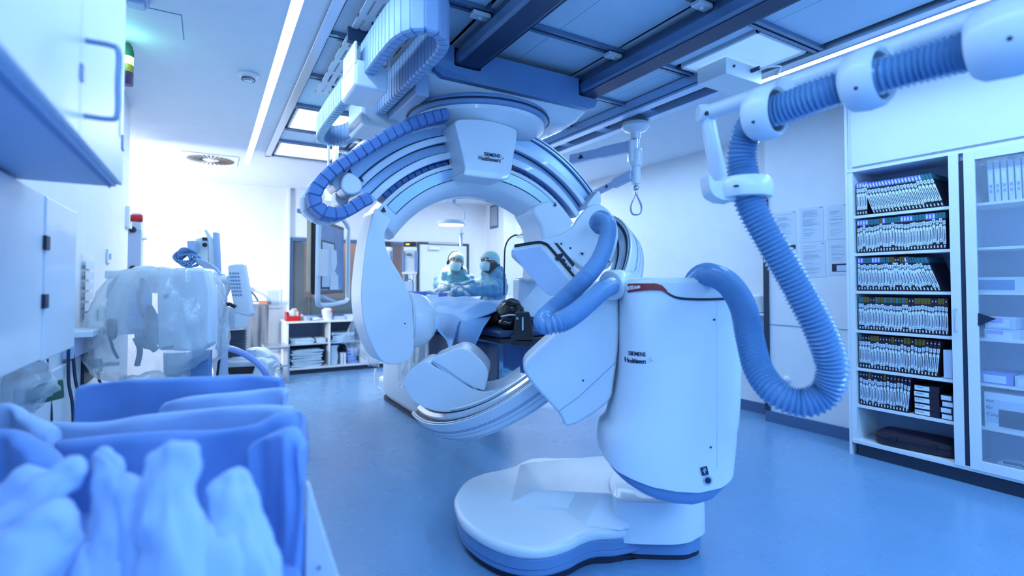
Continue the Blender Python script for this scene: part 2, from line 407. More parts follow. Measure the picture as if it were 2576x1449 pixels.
# slotted plate above the cable chain
t = thing('slotted_plate', 'pale slotted metal plate fixed under the ceiling beside the cable chain', 'mounting plate', (.88, 3.4, H - .06))
for k, x0 in enumerate((.70, .94)):
    mb = MB()
    xs = [x0, x0 + .035, x0 + .05, x0 + .085, x0 + .10, x0 + .14]
    mb.bx(xs[0], xs[1], 2.62, 4.2, H - .065, H - .055); mb.bx(xs[2], xs[3], 2.62, 4.2, H - .065, H - .055); mb.bx(xs[4], xs[5], 2.62, 4.2, H - .065, H - .055)
    for j in range(8): y = 2.62 + j * 1.53 / 7; mb.bx(x0, xs[5], y, y + .05, H - .0651, H - .0549)
    mb.build('plate', 'white_plastic', t)
mb = MB()
for y in (2.9, 3.45, 4.0): mb.cyl((.79, y, H - .075), (.79, y, H), .008, 8); mb.cyl((.98, y, H - .075), (.98, y, H), .008, 8)
mb.build('bolt', 'rail_dark', t)
# smoke detector, diffuser, hatch, small sensor, signal tower
c = WZ(625, 186, H)
t = thing('smoke_detector', 'round white smoke detector on the plaster ceiling', 'smoke detector', (c.x, c.y, H))
MB().lathe([(.068, 0), (.070, -.012), (.062, -.024), (.045, -.03)], RF((c.x, c.y, H))).build('base', 'white_plastic', t)
MB().lathe([(.045, -.028), (.040, -.044), (.028, -.056), (.012, -.062)], RF((c.x, c.y, H))).build('sensor_head', 'white_plastic', t)
mb = MB()
for k in range(24):
    a = 2 * math.pi * k / 24
    mb.box((0, 0, 0), (.003, .003, .02), RF((c.x, c.y, H)) @ Matrix.Rotation(a, 4, 'Z') @ Matrix.Translation((.043, 0, -.04)) @ Matrix.Rotation(-.35, 4, 'Y'))
for r_, z_ in ((.0445, -.034), (.0405, -.042), (.034, -.051)): mb.lathe([(r_ + .0018, z_), (r_ + .0018, z_ - .004)], RF((c.x, c.y, H)), caps=False)
mb.build('vent_ring', 'ink', t)
c = WZ(530, 400, H)
t = thing('air_diffuser', 'square ceiling air diffuser with a round swirl of dark slots', 'air vent', (c.x, c.y, H))
MB().bx(c.x - .3, c.x + .3, c.y - .3, c.y + .3, H - .012, H - .001).build('plate', 'white_plastic', t, bevel=.003)
mb = MB()
for k in range(30):
    a = 2 * math.pi * k / 30; M = RF((c.x, c.y, H - .013)) @ Matrix.Rotation(a, 4, 'Z')
    mb.add([(.09, -.004, 0), (.26, -.013, 0), (.26, .013, -.006), (.09, .004, -.006), (.09, -.004, -.001), (.26, -.013, -.001), (.26, .013, -.007), (.09, .004, -.007)], [(0, 1, 2, 3), (4, 5, 6, 7), (0, 1, 5, 4), (2, 3, 7, 6), (1, 2, 6, 5), (0, 3, 7, 4)], 0, M)
mb.build('slat', 'grille', t)['kind'] = 'stuff'
MB().lathe([(.055, -.014), (.05, -.02)], RF((c.x, c.y, H))).build('hub', 'white_plastic', t)
a, b = WZ(455, 38, H), WZ(325, 70, H)
t = thing('access_hatch', 'flush square hatch in the plaster ceiling near the signal lamp', 'ceiling hatch', (a.x - .25, a.y + .17, H))
MB().bx(a.x - .55, a.x, a.y, a.y + .34, H - .004, H - .0005).build('panel', 'ceiling_paint', t)
mb = MB(); mb.bx(a.x - .56, a.x + .005, a.y - .005, a.y + .345, H - .002, H - .0002); mb.build('frame', 'ink_line', t)
c = WZ(345, 12, H - .05)
t = thing('ceiling_sensor', 'small grey box fixed to the ceiling at the top left', 'sensor', (c.x, c.y, H - .06))
MB().bx(c.x - .06, c.x + .05, c.y - .06, c.y + .06, H - .035, H).build('base', 'shell_dim', t, bevel=.004)
MB().bx(c.x - .045, c.x + .035, c.y - .045, c.y + .045, H - .06, H - .034).build('sensor_head', 'shell_dim', t, bevel=.008)
c = W(327, 160, 3.25); cx, cy = c.x - .015, c.y; z1 = W(327, 108, 3.25).z; z0 = W(327, 215, 3.25).z; dz = z1 - z0
t = thing('signal_tower', 'stacked signal lamp with lit green section high on the left wall', 'signal lamp', (cx, cy, z0))
M = RF((cx, cy, z0)); r = .035
MB().lathe([(r, 0), (r, dz * .28)], M).build('lens', 'purple_dark', t, bevel=.003, label='dark purple lens')
MB().lathe([(r, dz * .285), (r, dz * .47)], M).build('lens', 'amber', t, bevel=.003, label='amber lens')
MB().lathe([(r, dz * .475), (r, dz * .66)], M).build('lens', 'green_lit', t, bevel=.003, label='lit green lens')
MB().lathe([(r, dz * .665), (r, dz * .78), (r * .8, dz * .9), (r * .4, dz * .98), (.002, dz)], M).build('dome', 'green_dark', t)
MB().bx(-.62, cx, cy - .015, cy + .015, z0 + .01, z0 + .04).build('bracket', 'white_plastic', t)
l = bpy.data.lights.new('signal_glow', 'POINT'); l.energy = 1.6; l.color = (.3, 1, .7); l.shadow_soft_size = .03; lo_ = bpy.data.objects.new('signal_glow', l); COL.objects.link(lo_); lo_.location = (cx, cy - .12, z0 + dz * .6)
# ================================================================== CEILING HUNG C-ARM
def links(mb, path, up, width, thick, pitch=.045, mi=0, taper=.10, cyc=False):
    # cable chain: short overlapping links swept along a path; up = direction of the broad side
    P = [Vector(p) for p in path]; L = [0]
    for i in range(1, len(P)): L.append(L[-1] + (P[i] - P[i - 1]).length)
    n = max(2, int(L[-1] / pitch)); j = 0; rings = []
    def at(s_):
        j = 0
        while j < len(L) - 2 and L[j + 1] < s_: j += 1
        t = (s_ - L[j]) / max(L[j + 1] - L[j], 1e-9); return P[j].lerp(P[j + 1], t), (P[j + 1] - P[j]).normalized()
    for k in range(n):
        for f, g in ((0.0, 1.0), (.80, 1.0), (.84, 1 - taper), (.99, 1 - taper)):
            s_ = min(L[-1], L[-1] * (k + f) / n); p, T = at(s_)
            p2, T2 = at(min(L[-1], s_ + pitch * .5)); p0, T0 = at(max(0, s_ - pitch * .5)); T = (T + T2 + T0).normalized()
            U = up(p) if callable(up) else Vector(up)
            N = T.cross(U).normalized(); U2 = N.cross(T).normalized()
            hw, ht = width / 2 * g, thick / 2 * g; c_ = min(hw, ht) * .3
            rings.append([p + U2 * a + N * b for a, b in ((-hw, -ht + c_), (-hw + c_, -ht), (hw - c_, -ht), (hw, -ht + c_), (hw, ht - c_), (hw - c_, ht), (-hw + c_, ht), (-hw, ht - c_))])
    return mb.sweep(rings, mi)
RC = Vector((1.61, 0, 1.22)); YR = 3.05
def arc_sweep(mb, prof, a0, a1, n=48, mi=0, c=RC, yf=lambda a: YR, rf=lambda a: 0):
    rings = []
    for i in range(n + 1):
        a = math.radians(a0 + (a1 - a0) * i / n)
        rings.append([Vector((c.x + (r + rf(a)) * math.cos(a), yf(a) + y, c.z + (r + rf(a)) * math.sin(a))) for r, y in prof])
    return mb.sweep(rings, mi)
hc = thing('ceiling_c_arm', 'white double-arc C-arm hanging from the ceiling carriage with maker lettering on its bracket', 'c-arm', (1.78, 3.2, 2.45))
# carriage
mb = MB(); rings = []
for z, x0, x1, y0, y1, n in ((2.752, 1.02, 2.50, 3.0, 4.1, 9), (2.68, 1.02, 2.50, 2.99, 4.1, 9), (2.62, 1.08, 2.46, 3.02, 4.08, 7), (2.56, 1.15, 2.38, 3.06, 4.0, 6), (2.54, 1.22, 2.30, 3.1, 3.92, 6)):
    rings.append(superring((x0 + x1) / 2, (y0 + y1) / 2, (x1 - x0) / 2, (y1 - y0) / 2, n, 64, z))
mb.loft(rings); mb.build('carriage', 'shell', hc)
fp = [(1.17, 2.84), (1.17, 2.72), (1.20, 2.675), (1.26, 2.65), (2.42, 2.65), (2.49, 2.675), (2.515, 2.72), (2.515, 2.84), (2.50, 2.84), (2.52, 2.845)]
fp = [(1.17, 2.86), (1.17, 2.74), (1.19, 2.69), (1.24, 2.66), (1.80, 2.645), (2.40, 2.655), (2.47, 2.68), (2.50, 2.73), (2.50, 2.86), (2.52, 2.90)]
poly = [(1.17, 2.87), (1.175, 2.74), (1.195, 2.69), (1.25, 2.66), (2.42, 2.66), (2.475, 2.68), (2.50, 2.73), (2.51, 2.87)]
notch = [(2.51, 2.87), (2.515, 2.75), (2.51, 2.745), (2.33, 2.745), (2.325, 2.75), (2.325, 2.87), (1.515, 2.87), (1.515, 2.75), (1.50, 2.745), (1.335, 2.745), (1.325, 2.75), (1.325, 2.87)]
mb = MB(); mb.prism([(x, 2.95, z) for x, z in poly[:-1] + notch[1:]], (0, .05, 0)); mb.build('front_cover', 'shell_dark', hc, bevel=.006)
mb = MB()
for x in (1.42, 2.42): mb.bx(x - .09, x + .09, 2.985, 3.0, 2.752, 2.88)
mb.build('rail_seal', 'black', hc)
# tray and end box for the cable chain on the left of the carriage
MB().bx(.90, 1.17, 3.56, 3.98, 2.47, 2.72).build('chain_tray', 'shell', hc, bevel=.03)
MB().bx(1.08, 1.17, 2.98, 3.60, 2.52, 2.66).build('chain_guide', 'shell_dim', hc, bevel=.01)
# turntable
TC = (1.655, 3.26)
MB().lathe([(.47, 2.56), (.50, 2.545), (.505, 2.52), (.49, 2.49), (.475, 2.485)], RF((*TC, 0)), 72).build('turntable', 'shell_dark', hc)
MB().lathe([(.474, 2.49), (.472, 2.46), (.44, 2.43), (.40, 2.40), (.36, 2.38), (.10, 2.37)], RF((*TC, 0)), 72).build('turntable_dome', 'shell', hc)
MB().lathe([(.508, 2.522), (.512, 2.516), (.508, 2.51)], RF((*TC, 0)), 72, caps=False).build('seal_ring', 'seam', hc)
# bracket with lettering
fr = [(1146, 306), (1165, 299), (1230, 303), (1290, 321), (1301, 338), (1294, 385), (1285, 438), (1272, 452), (1240, 450), (1185, 443), (1166, 438), (1170, 420), (1160, 370), (1148, 322)]
YB_ = 2.86
P = [WY(u, v, YB_) for u, v in smooth_poly([(a, b, 0) for a, b in fr], 3) for u, v in [(u, v)]] if False else [WY(q.x, q.y, YB_) for q in smooth_poly([(a, b, 0) for a, b in fr], 3)]
mb = MB(); mb.prism(P, (0, .22, 0)); br = mb.build('bracket', 'shell', hc, bevel=.025, seg=5)
M = tframe(WY(1217, 391.5, YB_), (1, 0, 0), (0, 0, 1), .003)
h = (WY(1217, 384, YB_) - WY(1217, 391.5, YB_)).z
text('SIEMENS', .033, M, 'ink', parent=hc, xs=.95, bold=.0003)
M = tframe(WY(1203, 401.5, YB_), (1, 0, 0), (0, 0, 1), .003)
text('Healthineers', .039, M, 'ink', parent=hc, xs=.80, bold=.0003)
def dots(c, x, z, s, parent, d=.003):
    c = Vector(c); x = Vector(x).normalized(); z = Vector(z).normalized(); n = x.cross(z)
    mb = MB()
    for i, j, r in ((0, 0, .10), (1, 1, .14), (2, .3, .2), (1, -.9, .16), (0, 1.5, .08), (0.2, -1.6, .1), (3, -.2, .26), (2.1, -1.1, .2), (2, 1.5, .12), (1, .1, .1)):
        p = c + x * i * s + z * j * s; mb.cyl(p - n * 0, p + n * .0015, r * s * 1.3, 8)
    mb.build('logo_mark', 'ink', parent)
dots(WY(1256, 396, YB_ - .003), (1, 0, 0), (0, 0, 1), .010, hc)
# outer arc
OA = [(1.262, 0), (1.262, .20), (.985, .20), (.985, -.012), (1.03, -.012), (1.03, .022), (1.095, .03), (1.095, -.014), (1.135, -.014), (1.14, .02), (1.225, .022), (1.228, 0)]
mb = MB(); arc_sweep(mb, OA, 40, 140, 90); mb.build('outer_arc', 'track', hc, angle=30)
for r0, r1, yy, m in ((1.243, 1.249, -.002, 'seam'), (1.1405, 1.146, .019, 'seam'), (1.222, 1.226, .020, 'seam'), (1.088, 1.094, .0275, 'seam'), (1.032, 1.036, .020, 'seam'), (1.098, 1.13, -.0155, 'shell'), (.99, 1.026, -.0135, 'shell')):
    mb = MB(); arc_sweep(mb, [(r0, yy - .0015), (r1, yy - .0015), (r1, yy + .004), (r0, yy + .004)], 40.3, 139.7, 80); mb.build('track', m, hc, angle=20)
# inner arc
c2 = Vector((1.61, 0, 1.235))
IA = [(.935, 0), (.94, .22), (.90, .30), (.76, .30), (.725, .22), (.735, .10), (.765, .03), (.80, .0)]
def widen(a):
    d = abs(math.degrees(a) - 90); return 0
mb = MB(); arc_sweep(mb, IA, 38, 146, 90, c=c2); mb.build('inner_arc', 'shell', hc, angle=50)
for r0, r1, yy, m in ((.905, .909, -.001, 'seam'), (.832, .836, -.001, 'seam'), (.838, .903, -.004, 'track')):
    mb = MB(); arc_sweep(mb, [(r0, yy - .0015), (r1, yy - .0015), (r1, yy + .004), (r0, yy + .004)], 42, 139, 80, c=c2); mb.build('track', m, hc, angle=20)
# end blocks
def tri(p, s, parent, yaw=0, flip=1):
    a = Vector(p); mb = MB(); mb.prism([a, a + Vector((s, 0, 0)), a + Vector((s * .55 * flip + (0 if flip > 0 else s), 0, s * .95))], (0, -.003, 0)); mb.build('warning_triangle', 'ink', parent, flat=True)
for pts, y0, dy, nm in (([(858, 470), (862, 445), (880, 432), (908, 452), (912, 478), (895, 490), (872, 488)], 2.94, .16, 'end_cap'),
                        ([(845, 500), (850, 475), (868, 470), (880, 492), (872, 515), (855, 515)], 3.12, .14, 'end_cap'),
                        ([(836, 460), (850, 440), (875, 434), (880, 445), (858, 470), (848, 478)], 3.0, .18, 'end_cap'),
                        ([(1478, 515), (1505, 480), (1512, 492), (1512, 512), (1500, 520), (1488, 525)], 2.98, .2, 'end_cap'),
                        ([(1420, 505), (1455, 510), (1482, 515), (1478, 525), (1450, 533), (1432, 530)], 3.1, .2, 'end_cap')):
    mb = MB(); mb.prism([WY(q.x, q.y, y0) for q in smooth_poly([(a, b, 0) for a, b in pts], 3)], (0, dy, 0)); mb.build(nm, 'shell', hc, bevel=.02, seg=4)
tri(WY(871, 437, 3.0), .035, hc); tri(WY(902, 456, 3.0), .03, hc)
tri(WY(957, 533, 3.03), .035, hc); tri(WY(1392, 518, 3.03), .03, hc)
# detector housing at the left end of the inner arc
hp = [(947, 524), (938, 540), (929, 575), (922, 610), (915, 662), (909, 731), (912, 790), (922, 835), (940, 878), (960, 908), (983, 917), (1015, 913), (1036, 895), (1042, 865), (1040, 800), (1034, 755), (1013, 702), (982, 650), (970, 615), (970, 583), (984, 553), (962, 535)]
mb = MB(); mb.prism([WY(q.x, q.y, 2.99) for q in smooth_poly([(a, b, 0) for a, b in hp], 4)], (0, .25, 0)); mb.build('detector_housing', 'shell', hc, bevel=.06, seg=6)
hp2 = [(922, 560), (915, 620), (905, 730), (912, 800), (930, 850), (955, 890), (985, 900), (1012, 895), (1020, 870), (1015, 800), (1005, 750), (980, 690), (955, 640), (945, 590), (940, 560)]
m0 = WX(1042, 808, 1.12)
cc = WY(1040, 806, 3.16); cM = frame(cc, (0, 1, 0), z=(1, 0, 0))
MB().lathe([(.175, -.06), (.176, .0), (.172, .03), (.160, .07), (.13, .098), (.05, .10)], cM, 40).build('collimator_drum', 'shell', hc)
MB().lathe([(.182, -.05), (.182, -.01), (.176, -.008)], cM, 40, caps=False).build('drum_ring', 'shell', hc)
q = WY(1019, 814, 2.985); MB().cyl(q, q + Vector((0, .01, 0)), .004, 8).build('screw', 'ink', hc)
# arm at the right end of the inner arc
rp = [(1340, 527), (1362, 575), (1367, 640), (1364, 700), (1385, 712), (1425, 690), (1446, 620), (1440, 570), (1428, 535), (1402, 512), (1370, 505)]
mb = MB(); mb.prism([WY(q.x, q.y, 3.036) for q in smooth_poly([(a, b, 0) for a, b in rp], 4)], (0, .28, 0)); mb.build('right_arm', 'shell', hc, bevel=.03, seg=5)
bp = [(1306, 703), (1313, 697), (1360, 697), (1412, 770), (1412, 860), (1358, 862), (1348, 800), (1306, 792)]
mb = MB(); mb.prism([WY(u, v, 3.32) for u, v in bp], (0, .10, 0)); mb.build('x_ray_tube', 'shell', hc, bevel=.02, seg=4)
# chain following the outer arc
cp = [(1118, 292), (1085, 298), (1040, 312), (985, 338), (930, 370), (880, 402), (835, 432), (800, 468), (787, 500), (800, 528), (835, 540), (870, 532), (905, 510), (928, 500)]
pth = [WY(q.x, q.y, 2.97) for q in smooth_poly([(a, b, 0) for a, b in cp], 6, False)]
mb = MB(); links(mb, pth, (0, 1, 0), .13, .072, .055, taper=.13); mb.build('cable_chain', 'chain_dark', hc)
pth2 = [p + Vector((-.012 if i > 10 else 0, .14, -.01)) for i, p in enumerate(pth)]
mb = MB(); links(mb, pth2, (0, 1, 0), .10, .07, .055, taper=.06); mb.build('cable_chain', 'white_plastic', hc, label='pale cable chain behind the dark one')
for a0, a1 in ((47, 74), (106, 136)):
    pth = [Vector((1.61 + .955 * math.cos(math.radians(a0 + (a1 - a0) * i / 30)), 3.17, 1.22 + .955 * math.sin(math.radians(a0 + (a1 - a0) * i / 30)))) for i in range(31)]
    mb = MB(); links(mb, pth, (0, 1, 0), .16, .06, .05, taper=.13); mb.build('cable_chain', 'chain_dark', hc)
MB().bx(1.27, 1.5, 3.2, 3.24, 2.0, 2.2).build('rear_cover', 'white_plastic', hc, bevel=.004)
# bracket box on the ceiling and the two cable chain loops
cl = thing('cable_chain', 'ribbed cable chain looping flat under the ceiling toward the carriage, held by a white box', 'cable chain', (.85, 3.0, 2.5))
MB().bx(.69, .885, 2.90, 3.24, 2.47, 2.63).build('bracket_box', 'shell', cl, bevel=.02, seg=4)
mb = MB(); mb.bx(.69, .705, 2.90, 3.2, 2.6, 2.73); mb.bx(.865, .885, 2.86, 3.2, 2.6, 2.72); mb.build('side_plate', 'shell', cl, bevel=.006)
mb = MB(); mb.bx(.68, .88, 3.02, 3.06, 2.78, 2.862); mb.build('hanger', 'rail_dark', cl)
def loop(pts, z, wd, name, lab=None):
    pth = smooth_poly([(x, y, z) for x, y in pts], 10, False); mb = MB(); links(mb, pth, (0, 0, 1), wd, .062, .052, taper=.09); mb.build(name, 'chain_light', cl, label=lab)
loop([(.775, 2.98), (.775, 2.8), (.775, 2.6), (.785, 2.42), (.83, 2.30), (.91, 2.27), (.985, 2.33), (1.02, 2.46), (1.025, 2.7), (1.025, 3.0), (1.025, 3.3), (1.025, 3.62)], 2.655, .215, 'near_loop')
loop([(.73, 3.15), (.73, 3.4), (.725, 3.8), (.73, 4.12), (.76, 4.28), (.83, 4.36), (.91, 4.33), (.96, 4.2), (.975, 4.05), (.985, 3.8)], 2.58, .16, 'far_loop')
# ================================================================== FLOOR STAND WITH TILTED C-ARM
st = thing('floor_c_arm', 'large white floor-standing C-arm with a column on a round foot and maker lettering', 'c-arm', (1.75, 2.0, 0))
DC = 2.42
def sil(pts, d, dep, name, m, bevel=.03, seg=4, n=4, yaw=0, parent=None, sub=0, tilt=0):
    # outline measured in the photo, placed at distance d and given real depth
    P = [W(q.x, q.y, d) for q in smooth_poly([(a, b, 0) for a, b in pts], n)] if n > 1 else [W(a, b, d) for a, b in pts]
    vec = (FV * math.cos(yaw) + RV * math.sin(yaw)) * dep + UV * tilt
    return MB().prism(P, vec).build(name, m, parent or st, bevel=bevel, seg=seg, sub=sub)
# column: stacked rounded sections read off both edges
rows = [(712, 1556, 1838), (745, 1556, 1840), (800, 1556, 1842), (880, 1556, 1842), (940, 1553, 1840), (1000, 1544, 1838), (1050, 1530, 1835), (1090, 1516, 1831), (1120, 1508, 1827), (1160, 1511, 1822), (1190, 1519, 1815)]
def col_section(v, ul, ur, dz=0, shrink=0):
    a, b = W(ul, v, DC), W(ur, v, DC); c = (a + b) / 2; hw = (b - a).length / 2 - shrink
    return c, hw
def cs_point(c, hw, t, hd=.20, n=4.2):
    cc, ss = math.cos(t), math.sin(t)
    return c + RV * (hw * math.copysign(abs(cc) ** (2 / n), cc)) + FV * (hd * math.copysign(abs(ss) ** (2 / n), ss))
def col_ring(v, ul, ur, shrink=0, hd=.20, k=64, zz=None, drop=None):
    c, hw = col_section(v, ul, ur, 0, shrink); out = []
    for i in range(k):
        p = cs_point(c, hw, 2 * math.pi * i / k, hd - shrink)
        if drop: p = p + UV * drop(p - c)
        out.append(p)
    return out
rings = [col_ring(*r) for r in rows]
# bottom edge dips toward the right front
def dip(off): s_ = off.dot(RV) / .27; return -.085 * (1 - max(0, (-s_ + .35)) ** 1.4) if s_ > -.65 else -.085 * (1 - 1.0)
def dipf(off):
    s_ = max(-1, min(1, off.dot(RV) / .265)); return -.055 * (1 - ((1 - s_) / 2) ** 2.2)
def vb(s_):
    T_ = [(-1.01, 1166), (-.85, 1186), (-.6, 1204), (-.35, 1219), (0, 1230), (.3, 1234), (.7, 1222), (1.01, 1196)]
    for (a, va), (b, vb_) in zip(T_, T_[1:]):
        if s_ <= b: return va + (vb_ - va) * (s_ - a) / (b - a)
    return 1196
def lowring(v, ul, ur, f, shrink=0.0, extra=0.0):
    # f = 0 at the last full section, 1 at the slanting lower edge
    c, hw = col_section(1090, ul, ur, 0, shrink); z0_ = W(1700, 1090, 2.25).z; out = []
    for i in range(64):
        p = cs_point(c, hw, 2 * math.pi * i / 64, .20 - shrink); s_ = max(-1, min(1, (p - c).dot(RV) / hw))
        zb = W(1700, vb(s_), 2.25).z - extra; p = Vector((p.x, p.y, z0_ + (zb - z0_) * f)); out.append(p)
    return out
rings2 = rings[:7] + [lowring(1090, 1514, 1831, .02), lowring(1090, 1509, 1829, .35), lowring(1090, 1508, 1826, .6), lowring(1090, 1509, 1823, .85), lowring(1090, 1511, 1821, 1.0)]
cm = MB(); cm.loft(rings2)
from mathutils.bvhtree import BVHTree
BV = BVHTree.FromPolygons([tuple(p) for p in cm.v], cm.f)
cm.build('column', 'shell', st, angle=50)
fr_ = [lowring(1090, 1513, 1818, .97, .008), lowring(1090, 1515, 1816, 1.0, .010, .004), lowring(1090, 1519, 1812, 1.0, .012, .035), lowring(1090, 1530, 1804, 1.0, .024, .060)]
MB().loft(fr_).build('column_foot', 'shell_dark', st, angle=50)
# cap on the column
top = [col_ring(714, 1557, 1839, .001), col_ring(706, 1560, 1838, .004), col_ring(701, 1568, 1832, .015), col_ring(699, 1590, 1815, .04)]
MB().loft(top).build('column_cap', 'shell', st, angle=50)
def on_col(u, v, lift=.002):
    r = ray(u, v).normalized(); h_ = BV.ray_cast(EY, r)[0]
    if h_ is None: h_ = W(u, v, DC - .1)
    return h_ - r * lift
def wrap(o, th=.0012, base=.0008):
    # lay flat lettering onto the rounded column
    org = root_loc(o.parent) if o.parent else Vector()
    cz = [(v.co + org) for v in o.data.vertices]; mid = sum(cz, Vector()) / len(cz)
    ds = [(p - mid).dot(FV) for p in cz]; c_ = sum(ds) / len(ds)
    for v, p, dd in zip(o.data.vertices, cz, ds):
        h_ = BV.ray_cast(p - FV * .3, FV)[0]
        if h_ is not None:
            v.co = h_ - FV * (base + (th if v.normal.dot(FV) < -.3 else 0)) - org
def col_strip(pts, wpx, name, m, n=5, th=.003, lift=.001, closed=False, parent=None):
    Q = smooth_poly([(a, b, 0) for a, b in pts], n, False); mb = MB(); rings = []
    for q in Q:
        a = on_col(q.x, q.y - wpx / 2, lift); b = on_col(q.x, q.y + wpx / 2, lift); f = -FV * th
        rings.append([a, b, b + f, a + f])
    return mb.sweep(rings).build(name, m, parent or st, angle=20)
col_strip([(1640, 714), (1660, 722), (1680, 738), (1700, 748), (1730, 752), (1780, 753), (1834, 751)], 6, 'groove', 'seam')
# red badge
Q = [(1558, 719, 740), (1580, 714, 736), (1600, 710, 733), (1620, 707, 731), (1635, 706, 730), (1650, 708, 730), (1665, 718, 731), (1678, 731, 739)]
mb = MB(); rings = []
for u, v0_, v1_ in Q:
    a, b = on_col(u, max(v0_, 713), .002), on_col(u, v1_, .002); rings.append([a, b, b - FV * .006, a - FV * .006])
mb.sweep(rings).build('badge', 'red_badge', st, bevel=.001)
a, b = on_col(1574, 731, .012), on_col(1612, 724, .012)
wrap(text('ARTIS icono', .0245, tframe(a, b - a, UV, .0), 'eye_white', parent=st, xs=.64, bold=.0003), base=.0092)
# lettering on the column
a, b = on_col(1581, 893, .004), on_col(1626, 897, .004); wrap(text('SIEMENS', .0255, tframe(a, b - a, UV, 0), 'ink', parent=st, xs=.84, bold=.0002))
a, b = on_col(1572, 910, .004), on_col(1627, 915, .004); wrap(text('Healthineers', .030, tframe(a, b - a, UV, 0), 'ink', parent=st, xs=.68, bold=.0001))
dots(on_col(1630, 905, .005), b - a, UV, .0068, st)
# seams, screws, sticker and keyhole of the column
mb = MB(); mb.tube([on_col(1803, v, -.001) for v in range(760, 1200, 20)], .0012, 5); mb.build('panel_seam', 'shell_dark', st)
for u, v in ((1797, 804), (1788, 1125)):
    q = on_col(u, v, .001); MB().cyl(q, q - FV * .003, .0045, 10).build('screw', 'ink', st)
a = on_col(1766, 1197, .002); b = on_col(1782, 1193, .002); c = on_col(1768, 1179, .002)
M = tframe(a, b - a, c - a, .001)
MB().bx(0, .03, 0, .036, 0, .0015, M).build('sticker', 'ink', st)
mb = MB(); mb.bx(.012, .016, .006, .03, .0015, .002, M); mb.bx(.006, .024, .018, .021, .0015, .002, M); mb.cyl(M @ Vector((.02, .027, .0015)), M @ Vector((.02, .027, .002)), .003, 8); mb.build('sticker_figure', 'shell_dim', st)
q = on_col(1780, 1208, .0); MB().lathe([(.020, -.002), (.020, .004), (.014, .004)], frame(q, RV, z=-FV), 24).build('socket_ring', 'alu', st); MB().lathe([(.0135, 0), (.0135, .0045), (.003, .0047)], frame(q, RV, z=-FV), 20).build('socket', 'seam', st)
# base: round foot, neck and the block under the column
bo = [(1143, 1262), (1147, 1238), (1170, 1208), (1210, 1190), (1250, 1181), (1285, 1172), (1310, 1160), (1345, 1150), (1400, 1150), (1520, 1155), (1700, 1215), (1710, 1262), (1640, 1310), (1560, 1330), (1500, 1334), (1465, 1345), (1430, 1362), (1370, 1378), (1300, 1376), (1225, 1352), (1165, 1310)]
zt = .175
P = [WZ(q.x, q.y, zt) for q in smooth_poly([(a, b, 0) for a, b in bo], 5)]
MB().prism(P, (0, 0, -.06)).build('foot_cover', 'shell', st, bevel=.028, seg=6)
ctr = sum(P, Vector()) / len(P)
def ins(P, k, z): return [Vector((ctr.x + (p.x - ctr.x) * k, ctr.y + (p.y - ctr.y) * k, z)) for p in P]
MB().prism(ins(P, .985, .12), (0, 0, -.05)).build('foot_skirt', 'shell_dark', st, bevel=.006)
MB().prism(ins(P, .975, .075), (0, 0, -.04)).build('foot_bumper', 'shell_dark', st, bevel=.015)
MB().prism(ins(P, .93, .045), (0, 0, -.045)).build('foot_base', 'seam', st)
# raised wedge toward the column
w0 = [(1280, 1268), (1345, 1236), (1480, 1240), (1640, 1252), (1560, 1310), (1450, 1288), (1380, 1272)]
A_ = [WZ(u, v, .168) for u, v in ((1276, 1270), (1425, 1285), (1468, 1326), (1560, 1338), (1700, 1310), (1725, 1180), (1530, 1145), (1300, 1172))]
B_ = [WZ(u, v, z) for u, v, z in ((1345, 1233, .225), (1450, 1236, .265), (1520, 1239, .30), (1590, 1243, .30), (1690, 1247, .30), (1710, 1190, .30), (1530, 1160, .26), (1330, 1164, .19))]
MB().loft([A_, B_]).build('foot_hump', 'shell', st, bevel=.012, seg=4, angle=25)
# block under the column
g = [WZ(1492, 1372, .03), WZ(1560, 1388, .03), WZ(1700, 1394, .03), WZ(1742, 1388, .03), WZ(1762, 1368, .03)]
bl = smooth_poly([(g[0].x, g[0].y, 0), (g[1].x, g[1].y, 0), (g[2].x, g[2].y, 0), (g[3].x, g[3].y, 0), (g[4].x, g[4].y, 0), (2.30, 2.0, 0), (2.15, 2.2, 0), (1.85, 2.2, 0), (1.62, 1.95, 0)], 5)
cb_ = sum(bl, Vector()) / len(bl)
def sc(k, z): return [Vector((cb_.x + (p.x - cb_.x) * k, cb_.y + (p.y - cb_.y) * k, z)) for p in bl]
MB().loft([sc(1.0, .025), sc(1.0, .10), sc(.99, .155)]).build('block_skirt', 'shell_dark', st, angle=50)
q1 = [WZ(1562, 1333, .16), WZ(1640, 1338, .16), WZ(1712, 1337, .16), WZ(1750, 1325, .16), WZ(1772, 1300, .16)]
bc = smooth_poly([(p.x, p.y, 0) for p in q1] + [(2.31, 2.02, 0), (2.2, 2.22, 0), (1.95, 2.2, 0), (1.75, 1.98, 0)], 5)
cb2 = sum(bc, Vector()) / len(bc)
def sc2(k, z): return [Vector((cb2.x + (p.x - cb2.x) * k, cb2.y + (p.y - cb2.y) * k, z)) for p in bc]
MB().loft([sc2(1.0, .10), sc2(1.0, .155), sc2(1.0, .20), sc2(.99, .26), sc2(.965, .295), sc2(.92, .30)]).build('block_cover', 'shell', st, angle=50)
MB().loft([sc(.97, 0.0), sc(.97, .026)]).build('block_base', 'seam', st)
